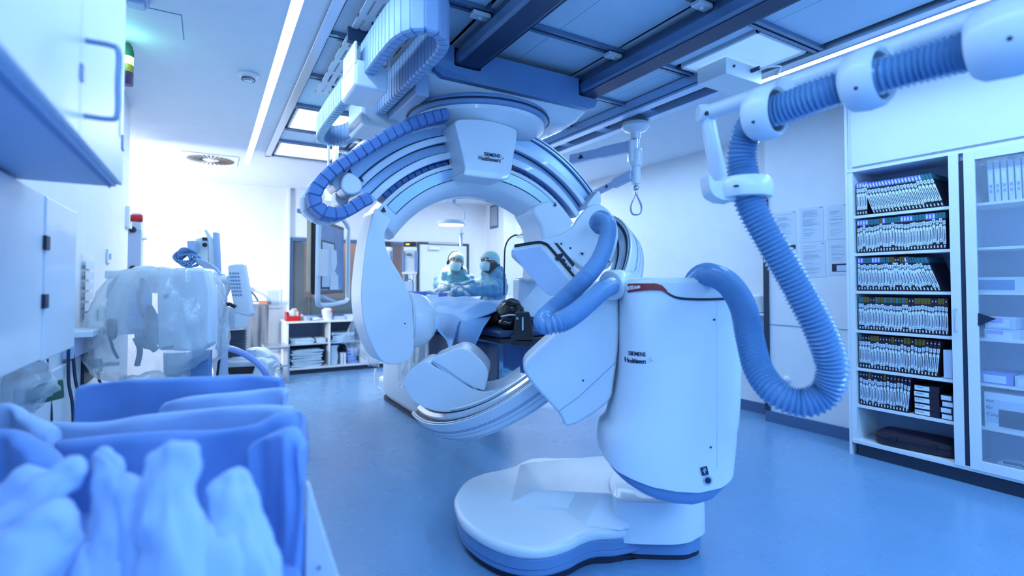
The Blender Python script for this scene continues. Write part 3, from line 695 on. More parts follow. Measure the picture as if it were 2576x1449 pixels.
for u, v, z_ in ((1603, 1277, 0), (1566, 1313, 0), (1550, 1356, 1), (1550, 1371, 1), (1642, 1361, 1)):
    best = None
    for k in range(200):
        d = 2.2 + k * .003; p = W(u, v, d)
        # first crossing of the block outline
        inside = False; n_ = len(bl); x, y = p.x, p.y
        for i in range(n_):
            a, b = bl[i], bl[(i + 1) % n_]
            if (a.y > y) != (b.y > y) and x < (b.x - a.x) * (y - a.y) / (b.y - a.y) + a.x: inside = not inside
        if inside: best = p; break
    if best is not None: MB().lathe([(.0085, 0), (.0085, .004), (.005, .006), (.001, .006)], frame(best + FV * .001, RV, z=-FV), 14).build('screw', 'white_plastic', st)
# white joint arm
sil([(1530, 704), (1554, 712), (1557, 760), (1557, 860), (1545, 960), (1528, 1015), (1433, 1074), (1405, 1040), (1330, 955), (1319, 915), (1350, 880), (1395, 838), (1440, 780), (1480, 725)], 2.40, .22, 'joint_arm', 'shell', bevel=.035, seg=5)
mb = MB(); mb.tube([W(1403, 1036, 2.398), W(1455, 1000, 2.397), W(1556, 905, 2.397)], .0012, 5); mb.build('panel_seam', 'shell_dark', st)
q = W(1467, 957, 2.399); MB().cyl(q, q - FV * .003, .0045, 10).build('screw', 'ink', st)
# collar on the top where the short hose leaves
cA, cB = W(1553, 712, 2.34), W(1522, 722, 2.36)
ax = (W(1520, 722, 2.28) - W(1575, 706, 2.40)).normalized()
MB().lathe([(.050, -.10), (.066, -.03), (.070, .02), (.066, .03), (.058, .028)], frame(W(1545, 716, 2.36), ax.cross(UV), z=ax), 32).build('hose_collar', 'shell', st)
MB().cyl(W(1550, 712, 2.5), W(1600, 708, 2.52), .055, 24).build('hinge_cover', 'shell', st, bevel=.01)
# tilted C in its own plane
ISO = Vector((1.823, 3.006, 1.147)); AE = math.radians(46.1)
e_ = Vector((math.cos(AE), 0, math.sin(AE))); n_ = Vector((-math.sin(AE), 0, math.cos(AE))); yb = Vector((0, -1, 0))
def cpt(t, r, n): t = math.radians(t); return ISO + yb * (r * math.cos(t)) + e_ * (r * math.sin(t)) + n_ * n
def csweep(prof, t0, t1, name, m, k=90, bevel=0, angle=35):
    mb = MB(); mb.sweep([[cpt(t0 + (t1 - t0) * i / k, r, n) for r, n in prof] for i in range(k + 1)]); return mb.build(name, m, st, bevel=bevel, angle=angle)
CA = [(.823, -.074), (.823, .074), (.838, .074), (.842, .060), (.858, .060), (.862, .072), (.895, .072), (.90, .058), (.918, .058), (.922, .074), (.941, .074), (.946, .066), (.946, -.066), (.941, -.074)]
csweep(CA, -99, 69, 'c_arc', 'shell')
for prof, m in (([(.8425, .0605), (.8575, .0605), (.8575, .063), (.8425, .063)], 'seam'), ([(.901, .0585), (.917, .0585), (.917, .062), (.901, .062)], 'seam'),
                ([(.866, .0725), (.891, .0725), (.891, .075), (.866, .075)], 'alu'), ([(.931, .0745), (.9335, .0745), (.9335, .0755), (.931, .0755)], 'seam'),
                ([(.9462, .012), (.9462, .009), (.9475, .009), (.9475, .012)], 'shell_dark'), ([(.9462, .002), (.9462, -.001), (.9475, -.001), (.9475, .002)], 'shell_dark'), ([(.9462, -.024), (.9462, -.027), (.9475, -.027), (.9475, -.024)], 'shell_dim'),
                ([(.9462, -.058), (.9462, -.064), (.9475, -.064), (.9475, -.058)], 'shell_dim')):
    csweep(prof, -98.5, 68.5, 'track', m, angle=20)
# tube housing at the low end
sil([(1014, 962), (1024, 942), (1044, 922), (1062, 911), (1080, 912), (1090, 920), (1125, 940), (1165, 965), (1195, 980), (1225, 986), (1265, 975), (1310, 945), (1290, 975), (1240, 1005), (1190, 1024), (1140, 1036), (1095, 1034), (1050, 1016), (1026, 990)], 2.99, .34, 'tube_saddle', 'shell', bevel=.05, seg=6)
sil([(1085, 905), (1102, 895), (1130, 884), (1155, 876), (1180, 881), (1206, 902), (1227, 932), (1223, 965), (1218, 982), (1200, 978), (1165, 965), (1125, 940), (1095, 920)], 3.0, .34, 'tube_head', 'shell', bevel=.035, seg=6)
mb = MB(); mb.tube(smooth_poly([W(u, v, 2.992) for u, v in ((1090, 908), (1125, 930), (1165, 958), (1200, 980))], 5, False), .0035, 8); mb.build('head_seam', 'shell_dim', st)
q = W(1191, 947, 3.075); MB().lathe([(.008, 0), (.008, .004), (.004, .005)], frame(q, RV, z=-FV), 14).build('screw', 'ink', st)
# detector at the high end
sil([(1378, 600), (1410, 588), (1440, 570), (1465, 535), (1484, 516), (1510, 514), (1533, 530), (1550, 555), (1556, 590), (1550, 625), (1536, 668), (1508, 682), (1475, 680), (1440, 655), (1400, 625)], 3.02, .26, 'detector_arm', 'shell', bevel=.04, seg=5)
sil([(1290, 625), (1300, 616), (1355, 605), (1376, 600), (1392, 606), (1440, 662), (1486, 716), (1478, 735), (1440, 742), (1400, 738), (1375, 730), (1330, 680), (1288, 640)], 2.94, .34, 'detector', 'shell', bevel=.012, seg=3, n=3)
dt = sil([(1289, 633), (1300, 630), (1352, 621), (1362, 625), (1400, 668), (1448, 728), (1444, 741), (1395, 744), (1374, 738), (1330, 690)], 2.925, .02, 'detector_face', 'shell_dim', bevel=.006, seg=3, n=3)
mb = MB(); Q = [(1294, 619), (1350, 610), (1370, 613), (1384, 624), (1440, 690), (1478, 735)]
mb.tube(smooth_poly([W(u, v, 2.935) for u, v in Q], 4, False), .0085, 6); mb.build('black_rim', 'black', st)
mb = MB(); mb.prism([W(u, v, 2.935) for u, v in ((1395, 611), (1402, 611), (1446, 664), (1441, 672))], FV * .01); mb.build('display_strip', 'seam', st)
for u, v, a, b in ((1408, 645, 4, 7), (1403, 650, 4, 7), (1412, 642, 3, 5), (1416, 657, 4, 7), (1424, 665, 3, 3), (1429, 671, 3, 3), (1434, 675, 2.5, 3)):
    q = W(u, v, 2.934); MB().cyl(q, q - FV * .004, .0022 * b, 12).build('button', 'ink', st)
for u, v in ((1412, 613), (1435, 624), (1531, 658)): q = W(u, v, 3.015); MB().cyl(q, q - FV * .004, .006, 8).build('screw', 'ink', st)
MB().prism([W(1459, 635, 3.01), W(1469, 636, 3.01), W(1466, 643, 3.01)], FV * .004).build('warning_triangle', 'ink', st, flat=True)
# short hose from the detector arm to the stand
hp_ = [(1508, 572, 2.94), (1500, 560, 2.85), (1512, 548, 2.74), (1530, 566, 2.62), (1524, 612, 2.5), (1504, 660, 2.36), (1470, 702, 2.24), (1425, 748, 2.18), (1388, 783, 2.12), (1368, 804, 2.05), (1374, 816, 1.97), (1408, 811, 1.96), (1445, 790, 2.02), (1485, 757, 2.13), (1515, 731, 2.24), (1542, 716, 2.35)]
hs = smooth_poly([W(*p) for p in hp_], 8, False)
mb = MB(); hose_mesh(mb, hs, .041, .0135, .22, 20); mb.build('short_hose', 'hose', st)
# ================================================================== HOSE BOOM
bm_ = thing('hose_boom', 'white boom rod holding a thick blue ribbed hose in round collars above the right side', 'boom', (1.68, .9, 2.0))
XB_, ZB_ = 1.68, 2.035
A1 = WX(1778, 285, XB_); A0 = WX(2620, -30, XB_); ZB_ = A1.z
MB().cyl((XB_, .05, ZB_), (XB_, A1.y + .02, ZB_), .030, 24).build('rod', 'shell', bm_, bevel=.004)
L1 = W(1812, 488, A1.dot(FV) + .02)
MB().tube([Vector((XB_, A1.y, ZB_)), L1 + UV * .03], [.026, .034], 20).build('link', 'shell', bm_)
q = Vector((XB_, A1.y, ZB_)); MB().lathe([(.034, -.035), (.036, 0), (.034, .035)], frame(q, FV, z=RV), 24).build('hinge', 'shell', bm_, bevel=.006)
q = W(1779, 284, A1.dot(FV) - .04); MB().cyl(q, q + FV * .02, .008, 12).build('bolt', 'ink', bm_)
# collars on the rod: a hanging ring through which the hose passes
HOSE = [(1905, 333, 1.80), (1935, 288, 1.66), (1975, 272, 1.60), (2060, 240, 1.52), (2140, 212, 1.46), (2220, 190, 1.385), (2330, 158, 1.31), (2430, 130, 1.24), (2520, 105, 1.17), (2640, 68, 1.08)]
LOW = [(1690, 716, 2.44)]
big = [(1745, 735, 2.36), (1752, 705, 2.30), (1780, 690, 2.22), (1830, 712, 2.10), (1868, 770, 2.0), (1886, 850, 1.92), (1908, 930, 1.84), (1955, 990, 1.76), (2020, 1013, 1.72), (2078, 985, 1.70), (2092, 920, 1.68), (2062, 830, 1.67), (2000, 715, 1.68), (1945, 620, 1.69), (1895, 530, 1.71), (1878, 480, 1.72), (1868, 430, 1.74), (1866, 385, 1.74), (1880, 335, 1.72), (1915, 293, 1.66), (1975, 272, 1.60), (2060, 240, 1.52), (2140, 212, 1.46), (2220, 190, 1.385), (2330, 158, 1.31), (2430, 130, 1.24), (2520, 105, 1.17), (2640, 68, 1.08)]
hs = smooth_poly([W(*p) for p in big], 10, False)
mb = MB(); hose_mesh(mb, hs, .051, .0145, .19, 22); mb.build('ribbed_hose', 'hose', bm_, label='thick blue ribbed hose hanging in a long loop')
def collar(u, v, d, r, wd, axis, toRod=True):
    c = W(u, v, d); ax = Vector(axis).normalized()
    M = frame(c, ax.cross(UV), z=ax)
    MB().lathe([(r * .80, -wd * .42), (r * .9, -wd * .5), (r * 1.02, -wd * .38), (r * 1.07, 0), (r * 1.02, wd * .38), (r * .9, wd * .5), (r * .80, wd * .42), (r * .78, 0), (r * .80, -wd * .42)], M, 40, caps=False).build('collar', 'shell', bm_)
    if toRod:
        top = Vector((XB_, c.y, ZB_)); mb = MB(); k = 26; rings = []
        dr = (top - c); dr = (dr - ax * dr.dot(ax)); 
        for t, ww in ((.0, .62), (.25, .55), (.5, .44), (.8, .40), (1.0, .42)):
            p = c + dr * (.62 + .38 * t) if False else c + dr.normalized() * (r * .86) + (dr - dr.normalized() * r * .86) * t
            sx = dr.cross(ax).normalized()
            rings.append([p + sx * (r * ww * math.cos(2 * math.pi * i / k)) + ax * (wd * .46 * math.sin(2 * math.pi * i / k)) for i in range(k)])
        mb.loft(rings); mb.build('collar_neck', 'shell', bm_)
    q = c - dr.normalized() * r * .2 if toRod else c
collar(1925, 285, 1.64, .082, .09, (-.1, 1, .05))
collar(2180, 200, 1.43, .082, .09, (0, 1, 0.02))
collar(2545, 92, 1.15, .085, .13, (0, 1, 0.02))
for u, v, d in ((1895, 307, 1.56), (2153, 222, 1.345), (2540, 97, 1.06)): q = W(u, v, d); MB().ball(q, .0055, 10, 6).build('screw_hole', 'ink', bm_)
# lower collar hung from the link
c = W(1872, 474, 1.73)
MB().lathe([(.066, .03), (.080, .033), (.088, .02), (.092, -.01), (.086, -.033), (.070, -.036), (.064, 0), (.066, .03)], frame(c, RV, z=(hs[-1] * 0 + UV + RV * -.12)), 40, caps=False).build('collar', 'shell', bm_)
sil([(1782, 440), (1788, 442), (1800, 455), (1830, 452), (1850, 448), (1852, 500), (1828, 503), (1812, 500), (1790, 483)], 1.70, .08, 'lower_bracket', 'shell', bevel=.015, parent=bm_)
q = W(1852, 468, 1.645); MB().ball(q, (.010, .010, .004), 10, 6).build('screw_hole', 'ink', bm_)
# ================================================================== RIGHT WALL: SUPPLY CABINET
ORD = ['first', 'second', 'third', 'fourth', 'fifth', 'sixth', 'seventh', 'eighth', 'ninth', 'tenth', 'eleventh', 'twelfth', 'thirteenth', 'fourteenth', 'fifteenth', 'sixteenth', 'seventeenth', 'eighteenth', 'nineteenth', 'twentieth',
       'twenty-first', 'twenty-second', 'twenty-third', 'twenty-fourth', 'twenty-fifth', 'twenty-sixth', 'twenty-seventh', 'twenty-eighth', 'twenty-ninth', 'thirtieth', 'thirty-first', 'thirty-second']
XF = 4.43; XBK = 4.775; YL, YM, YR_ = 2.11, 1.42, .55
cab = thing('supply_cabinet', 'tall white supply cabinet on the right wall with sliding glass doors and full shelves', 'cabinet', (4.6, 1.4, 0))
MB().bx(XF, XBK, YL, YL + .035, .10, 2.27).build('side_panel', 'cabinet', cab, bevel=.002)
MB().bx(XF, XBK, YR_ - .03, YR_, .10, 2.27).build('side_panel', 'cabinet', cab, bevel=.002)
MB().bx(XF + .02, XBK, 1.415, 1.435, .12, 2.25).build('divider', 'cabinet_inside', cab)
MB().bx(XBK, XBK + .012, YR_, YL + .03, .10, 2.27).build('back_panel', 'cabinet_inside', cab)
MB().bx(XF - .005, XBK, YR_, YL + .04, 2.25, 2.275).build('top_panel', 'cabinet', cab, bevel=.002)
MB().bx(XF - .005, XBK, YR_, YL + .03, .095, .125).build('bottom_panel', 'cabinet', cab, bevel=.002)
MB().bx(XF + .02, XBK, YR_, YL, 0, .095).build('plinth', 'kick', cab)
SH = [1.90, 1.60, 1.30, .99, .69, .40]
for z in SH:
    MB().bx(XF + .015, XBK, 1.435, YL, z - .022, z).build('shelf', 'cabinet', cab, bevel=.0015)
    MB().bx(XF + .035, XBK, YR_, 1.415, z - .018, z).build('shelf', 'cabinet', cab, bevel=.0015)
# front sliding doors: a narrow stile each side of the gap, a glass pane in the right one
d1 = MB().bx(XF - .012, XF + .008, 1.435, 1.49, .115, 2.25).build('sliding_door', 'cabinet', cab, bevel=.002, label='left door stile with bar handle')
hb = MB(); hy, hx = 1.462, XF - .012
hb.tube(smooth_poly([(hx + .004, hy, 1.03), (hx - .025, hy, 1.03), (hx - .03, hy, 1.04), (hx - .03, hy, 1.17), (hx - .025, hy, 1.18), (hx + .004, hy, 1.18)], 5, False), .0045, 10)
h_ = hb.build('handle', 'alu', d1)
d2 = MB(); d2.bx(XF - .018, XF + .002, 1.345, 1.405, .115, 2.25); d2.bx(XF - .018, XF + .002, YR_, 1.345, 2.19, 2.25); d2.bx(XF - .018, XF + .002, YR_, 1.345, .115, .18); d2.bx(XF - .018, XF + .002, YR_, YR_ + .05, .18, 2.19)
d2 = d2.build('sliding_door', 'cabinet', cab, bevel=.002, label='right door frame around a glass pane')
MB().bx(XF - .010, XF - .006, YR_ + .05, 1.345, .18, 2.19).build('pane', 'plastic_clear', d2)
a, b, c_ = WX(2460, 787, XF - .02), WX(2460, 820, XF - .02), WX(2506, 802, XF - .02)
mb = MB(); mb.prism([a, b, c_], (.001, 0, 0)); mb.build('warning_triangle', 'ink', d2, flat=True)
MB().bx(XF - .002, XF + .012, 1.405, 1.435, .125, 2.2).build('gap_liner', 'kick', cab)
uc = thing('wall_cupboard', 'closed white cupboard above the supply cabinet', 'cupboard', (4.6, 1.4, 2.28))
MB().bx(XF + .012, XBK, YR_ - .03, YL + .035, 2.278, 2.90).build('body', 'cabinet', uc, bevel=.002)
MB().bx(XF - .006, XF + .012, 1.0, YL + .004, 2.292, 2.90).build('door', 'cabinet', uc, bevel=.002)
MB().bx(XF - .006, XF + .012, YR_ - .03, .996, 2.292, 2.90).build('door', 'cabinet', uc, bevel=.002)
# tall side wall of the cabinet run, from the floor up to the ceiling
struct(MB().bx(XF + .0, 4.79, YL + .0355, YL + .055, 0, H).build('trim_7', 'cabinet'))
# catheter boxes
BW, BH, BD = .0186, .262, .29
def box_proto(top):
    mb = MB()
    mb.bx(0, BD, -BW / 2 + .0004, BW / 2 - .0004, 0, BH - .042, mi=0); mb.bx(0, BD, -BW / 2 + .0004, BW / 2 - .0004, BH - .042, BH, mi=1)
    if top in ('box_brown',): mb.bx(-.0006, 0, -.003, .003, BH - .027, BH - .019, mi=2)
    if top == 'box_lilac': mb.bx(-.0006, 0, -.004, .004, BH - .034, BH - .010, mi=2)
    mb.bx(-.0006, 0, -.003, .004, .012, .030, mi=2)
    me_o = mb.build('catheter_box', ['box_brown', top, 'box_label'], flat=True); me = me_o.data
    for v in me.vertices: v.co += me_o.location
    bpy.data.objects.remove(me_o); return me
protos = {k: box_proto(k) for k in ('box_lilac', 'box_teal', 'box_olive', 'box_brown')}
mb = MB()
mb.bx(-.0012, 0, -BW / 2 + .001, BW / 2 - .001, 0, .168, mi=0); mb.bx(-.0016, -.0012, -BW / 2 + .001, BW / 2 - .001, .128, .140, mi=1)
mb.bx(-.0016, -.0012, -.001, .0035, .022, .105, mi=1); mb.bx(-.0016, -.0012, -.006, -.003, .035, .075, mi=2); mb.bx(-.0016, -.0012, -.003, .004, .146, .162, mi=2); mb.bx(-.002, -.0016, -.004, .003, .131, .136, mi=0); mb.bx(-.0016, -.0012, -.003, .003, .004, .014, mi=2)
lo = mb.build('label', ['box_label', 'ink', 'ink_line'], flat=True); LM = lo.data
for v in LM.vertices: v.co += lo.location
bpy.data.objects.remove(lo)
SHN = ['the top', 'the second', 'the third', 'the fourth', 'the fifth', 'the sixth']
TOPN = {'box_lilac': 'lilac', 'box_teal': 'teal', 'box_olive': 'olive', 'box_brown': 'plain dark'}
def put_box(y, z, top, tilt, si, k, dx=0.0, dl=0.0):
    o = bpy.data.objects.new('catheter_box', protos[top]); COL.objects.link(o); o.location = (XF + .028 + dx, y, z); o.rotation_euler = (-tilt, 0, 0)
    tag(o, f'{"leaning" if abs(tilt) > .1 else "upright"} catheter box with {TOPN[top]} end, {ORD[k]} from the left on {SHN[si]} left shelf', 'box', f'catheter boxes on {SHN[si]} shelf')
    l = bpy.data.objects.new('label', LM); COL.objects.link(l); l.parent = o; l.location = (0, 0, .036 + dl)
random.seed(3)
L_, T_, O_, B_n = 'box_lilac', 'box_teal', 'box_olive', 'box_brown'
rows_ = [([L_] * 4, [0] * 4, [L_] * 20 + [T_] * 2, None),
         (None, None, [L_] * 4 + [T_] * 4 + [O_] + [L_] + [T_] * 5 + [L_] * 4 + [T_] * 3 + [L_] * 2 + [T_] * 3 + [L_] * 2, None)]
y = 2.085
# top shelf: four upright, a dark gap, the rest leaning
k = 0
for i in range(4): put_box(y - i * BW * 1.03, SH[0], L_, 0, 0, k, dl=.01); k += 1
y0 = y - 4 * BW - .045
for i in range(21): put_box(y0 - i * .0215, SH[0] + .001, L_ if i < 18 else T_, .30, 0, k, dl=(.012 if i > 15 else 0) + random.uniform(-.003, .003)); k += 1
n2 = 29
seq = [L_] * 4 + [T_] * 4 + [O_] + [L_] + [T_] * 5 + [L_] * 4 + [T_] * 4 + [L_] * 3 + [T_] * 3 + [L_] * 2
for i in range(n2): put_box(y - i * .0198, SH[1], seq[i % len(seq)], .01 if i > 18 else 0, 1, i, dl=random.choice((-.006, 0, 0, .004, .016)))
seq = [L_, L_, T_, T_, T_, L_, L_, L_, T_, T_, T_, T_, O_, O_, B_n, B_n, O_, O_, L_] + [T_] * 12
for i in range(26): t_ = 0 if i < 10 else min(.34, (i - 9) * .026); put_box(y - i * .0198 - max(0, i - 10) * .0018, SH[2], seq[i], t_, 2, i, dl=random.choice((-.004, 0, .006, .012)))
seq = [T_, T_, O_, O_, B_n, B_n, T_, O_, O_] + [T_, O_] * 4 + [B_n, B_n, O_, O_, O_, O_, O_, B_n, B_n, O_, O_, B_n, B_n]
for i in range(29): put_box(y - i * .0198, SH[3], seq[i], 0, 3, i, dl=random.choice((-.008, -.004, 0, 0, .006)))
seq = [T_, B_n, B_n, B_n, O_, O_, O_, B_n, B_n, B_n, B_n, O_, B_n, B_n, B_n, O_, O_, B_n, O_, O_, O_, B_n, B_n, B_n, B_n]
for i in range(25): put_box(y - i * .0202, SH[4], seq[i], -.0 if i < 16 else -(i - 15) * .011, 4, i, dl=random.choice((-.006, 0, 0, .008)))
o = tag(MB().bx(XF + .03, XF + .25, 1.505, 1.555, SH[4] + .004, SH[4] + .20).build('catalogue_box', 'box_white', bevel=.002), 'pale wide box leaning at the right end of the fifth left-hand shelf', 'box'); 
for i in range(16): put_box(y - i * .0202, SH[5], O_ if i in (3, 8) else B_n, -.0 if i < 8 else -(i - 7) * .012, 5, i, dl=random.choice((-.004, 0, .008)))
# small flat cartons stacked at the right of the sixth shelf
for c_, (ya, n, w) in enumerate(((1.735, 5, .15), (1.575, 4, .10))):
    for j in range(n):
        off = random.uniform(-.006, .006)
        t = thing('carton', f'flat brown carton, {ORD[n - 1 - j]} from the top of the {"left" if c_ == 0 else "right"} stack on the sixth shelf', 'box', (XF + .03, ya - w / 2, SH[5] + j * .044), 'flat cartons on the sixth shelf')
        MB().bx(XF + .03, XF + .28, ya - w + off, ya + off, SH[5] + j * .044 + .001, SH[5] + j * .044 + .043).build('carton_body', 'box_brown', t, bevel=.001)
        MB().bx(XF + .0285, XF + .03, ya - w * .62 + off, ya - .004 + off, SH[5] + j * .044 + .007, SH[5] + j * .044 + .038).build('label', 'box_label', t)
        if c_ == 0: 
            M = Matrix(((0, 0, -1, XF + .0283), (-1, 0, 0, ya - .012 + off), (0, 1, 0, SH[5] + j * .044 + .022), (0, 0, 0, 1)))
            text('InZone', .016, M, 'ink', parent=t, extrude=.0003)
# hard case on the bottom shelf
t = thing('carry_case', 'dark brown hard carry case lying on the floor of the left cabinet bay', 'case', (4.58, 1.75, .125))
M = RF((4.57, 1.76, .126), .12)
mb = MB(); mb.loft([superring(0, 0, .10, .235, 5, 40, 0), superring(0, 0, .115, .25, 5, 40, .02), superring(0, 0, .115, .25, 5, 40, .055)], 0, M); mb.build('case_bottom', 'box_brown', t)
mb = MB(); mb.loft([superring(0, 0, .115, .25, 5, 40, .058), superring(0, 0, .11, .245, 5, 40, .09), superring(0, 0, .07, .20, 5, 40, .115)], 0, M); mb.build('case_lid', 'box_brown', t)
for yy in (-.12, .12): MB().bx(-.12, -.112, yy - .02, yy + .02, .035, .075, M).build('latch', 'black', t)
# right bay behind the glass
for i in range(7):
    tl = .30 if i == 0 else .02
    yy = 1.385 if i == 0 else 1.285 - (i - 1) * .034
    o = MB(); o.bx(0, .25, -.013, .013, 0, .27, mi=0); o.bx(-.001, 0, -.008, .008, .12, .20, mi=1); 
    for zz in (.06, .095): o.bx(-.001, 0, -.007, .007, zz, zz + .02, mi=2)
    o = o.build('archive_box', ['box_white', 'box_label', 'ink_line'], bevel=0, flat=True)
    for v in o.data.vertices: v.co += o.location
    o.location = (XF + .06, yy, SH[0] + .001); o.rotation_euler = (-tl, 0, 0)
    tag(o, ('pale archive box leaning far over on the top shelf behind the glass' if i == 0 else f'pale upright archive box, {ORD[i - 1]} of the straight row on the top shelf behind glass'), 'box', 'archive boxes behind the glass')
def gbox(name, y0, y1, z, h, lab, m='box_white', lm='box_label', grp=None, wr=None, dx=.05):
    t = thing(name, lab, 'box', (XF + .1, (y0 + y1) / 2, z), grp)
    MB().bx(XF + dx, XF + .30, y0, y1, z + .001, z + h).build('carton_body', m, t, bevel=.002)
    MB().bx(XF + dx - .0015, XF + dx, y1 - (y1 - y0) * .8, y1 - .015, z + h * .15, z + h * .8).build('label', lm, t)
    return t
gbox('device_box', 1.13, 1.375, SH[2], .10, 'wide pale box on the third shelf behind the glass', 'box_white', 'screen')
gbox('device_box', .86, 1.12, SH[2], .10, 'second wide pale box on the third shelf at the frame edge', 'box_white', 'screen')
t = gbox('glove_box', 1.16, 1.335, SH[3] - .02, .085, 'lower pale box with lavender patch on the fourth shelf behind glass', 'box_white', 'box_label'); MB().bx(XF + .047, XF + .0475, 1.24, 1.325, SH[3] + .035, SH[3] + .058).build('patch', 'lavender', t)
t = gbox('glove_box', 1.18, 1.33, SH[3] + .066, .08, 'upper pale box with lavender patch stacked on another behind glass', 'box_white', 'box_label'); MB().bx(XF + .047, XF + .0475, 1.24, 1.32, SH[3] + .11, SH[3] + .14).build('patch', 'lavender', t)
gbox('flat_box', 1.20, 1.36, SH[4], .075, 'flat dark-edged box with white label on the fifth shelf behind glass', 'box_lilac', 'box_label')
gbox('flat_box', 1.0, 1.19, SH[4], .07, 'flat white box on the fifth shelf beside the dark-edged box', 'box_white', 'box_label')
t = gbox('storage_carton', 1.05, 1.345, SH[5], .235, 'large white carton closed with black tape and handwriting behind the glass', 'box_label', 'box_white')
mb = MB(); mb.bx(XF + .044, XF + .048, 1.15, 1.27, SH[5] + .02, SH[5] + .13); mb.build('tape', 'black', t)
for tx, zz in (('nur', .17), ('für', .125), ('Corp', .08)):
    M = Matrix(((0, 0, -1, XF + .0475), (-1, 0, 0, 1.335), (0, 1, 0, SH[5] + zz), (0, 0, 0, 1))); text(tx, .03, M, 'ink', parent=t, extrude=.0003)
t = thing('wrapped_pack', 'clear wrapped pack with dark clip lying on the bottom shelf behind glass', 'pack', (4.6, 1.2, .126))
mb = MB(); mb.loft([superring(4.6, 1.18, .10, .14, 4, 30, .127), superring(4.6, 1.18, .09, .13, 4, 30, .17), superring(4.6, 1.18, .05, .08, 4, 30, .19)]); mb.build('wrap', 'box_white', t)
MB().tube([(4.5, 1.26, .185), (4.5, 1.18, .19), (4.51, 1.16, .18)], .008, 8).build('clip', 'black', t)
# papers on the panel beside the cabinet
PL = [(2.995, 2.78, 1.745, 2.055, 0), (2.745, 2.53, 1.745, 2.065, 0), (2.50, 2.32, 1.755, 2.06, 1), (2.985, 2.775, 1.43, 1.735, 2), (2.74, 2.515, 1.42, 1.735, 3), (2.49, 2.31, 1.435, 1.75, 4)]
PN = ['printed notice in the top row, farthest from the supply cabinet', 'printed notice at the middle of the top row on the white panel', 'printed notice in the top row nearest the supply cabinet', 'printed notice with dark header bar, mostly behind the hose', 'pale printed notice at the middle of the bottom row', 'printed notice with dark picture block at the bottom right']
for (y1, y0, z0, z1, kd), lab in zip(PL, PN):
    t = thing('notice', lab, 'notice', (4.788, (y0 + y1) / 2, z0), 'notices on the white panel')
    MB().bx(4.786, 4.7895, y0, y1, z0, z1).build('sheet', 'paper', t)
    mb = MB(); z = z1 - .03; rr = random.Random(int(y0 * 100))
    while z > z0 + .03:
        ln = rr.uniform(.45, .95) * (y1 - y0 - .05)
        if rr.random() < .82: mb.bx(4.7855, 4.786, y1 - .028 - ln, y1 - .028, z, z + .0025)
        z -= rr.choice((.006, .007, .007, .018))
    mb.build('printed_lines', 'ink_line', t)['kind'] = 'stuff'
    if kd == 2:
        MB().bx(4.7852, 4.786, y0 + .01, y1 - .06, z1 - .045, z1 - .005).build('header', 'ink', t)
        for zz in (.10, .17): MB().bx(4.7852, 4.786, y0 + .02, y0 + .05, z1 - zz - .03, z1 - zz).build('picture', 'ink', t)
    if kd == 4:
        MB().bx(4.7852, 4.786, y0 + .0, y1 - .03, z0 + .03, z0 + .10).build('picture', 'ink', t)
        MB().bx(4.7848, 4.7852, y0 + .005, y1 - .07, z0 + .035, z0 + .085).build('picture_panel', 'box_white', t)
    MB().bx(4.7854, 4.786, y0 + .01, y0 + .03, z1 - .015, z1 - .01).build('logo_mark', 'ink', t)
t = thing('door_stop', 'round white knob low on the panel inside the hose loop', 'door stop', (4.78, 2.89, .42))
MB().lathe([(.035, 0), (.034, .012), (.024, .024), (.01, .03), (.001, .031)], frame((4.79, 2.89, .44), (0, 1, 0), z=(-1, 0, 0)), 28).build('knob', 'white_plastic', t)
# niche with worktop behind the stand
t = thing('side_counter', 'white counter with lower shelf in the niche behind the big hose', 'counter', (4.88, 4.2, .7))
MB().bx(4.80, 4.998, 3.12, 5.6, 1.035, 1.06).build('worktop', 'cabinet', t, bevel=.002)
MB().bx(4.82, 4.998, 3.12, 5.6, .76, .785).build('shelf', 'cabinet', t, bevel=.002)
MB().bx(4.97, 4.998, 3.12, 5.6, .785, 1.035).build('back_board', 'shell_dim', t)
c = Vector((4.90, 3.24, 1.061))
t = thing('plastic_tub', 'round white lidded tub with handwritten label on the niche counter', 'tub', c)
MB().lathe([(.055, 0), (.068, .01), (.075, .13), (.078, .15)], RF(c), 32).build('tub_body', 'white_plastic', t)
MB().lathe([(.082, .15), (.082, .17), (.06, .19), (.02, .195), (.001, .195)], RF(c), 32).build('lid', 'white_plastic', t)
q = c + Vector((-.078, -.0, .11))
for i, tx in enumerate(('Instru', 'nur', 'Katheter', 'Reste')):
    M = Matrix(((0, 0, -1, q.x), (-1, 0, 0, q.y + .045), (0, 1, 0, q.z - i * .022), (0, 0, 0, 1))); text(tx, .020, M, 'ink', parent=t, extrude=.0004, name='handwriting')
c = Vector((4.98, 3.16, 0))
# ================================================================== BACK OF THE ROOM
# observation window with the room behind it
WX0, WX1, WZ0, WZ1 = 1.12, 3.12, .81, 2.12
t = struct(MB().bx(WX0, WX0 + .05, 8.96, 9.02, WZ0, WZ1).bx(WX1 - .05, WX1, 8.96, 9.02, WZ0, WZ1).bx(WX0 + .05, WX1 - .05, 8.96, 9.02, WZ0, WZ0 + .045).bx(WX0 + .05, WX1 - .05, 8.96, 9.02, WZ1 - .055, WZ1).build('window_1', 'skirting', bevel=.004))
MB().bx(WX0 + .05, WX1 - .05, 8.99, 9.0, WZ0 + .045, WZ1 - .055).build('pane', 'pane', t)
MB().bx(WX0 + .30, WX0 + .315, 8.97, 8.985, WZ0 + .045, WZ1 - .055).build('mullion', 'grille', t)
slab('wall_control_room', .9, 3.4, 10.3, 10.4, 0, 2.4, 'wood_tan')
slab('wall_control_left', .85, .9, 9.2, 10.4, 0, 2.4, 'wood_tan')
slab('wall_control_right', 3.4, 3.45, 9.2, 10.4, 0, 2.4, 'wood_tan')
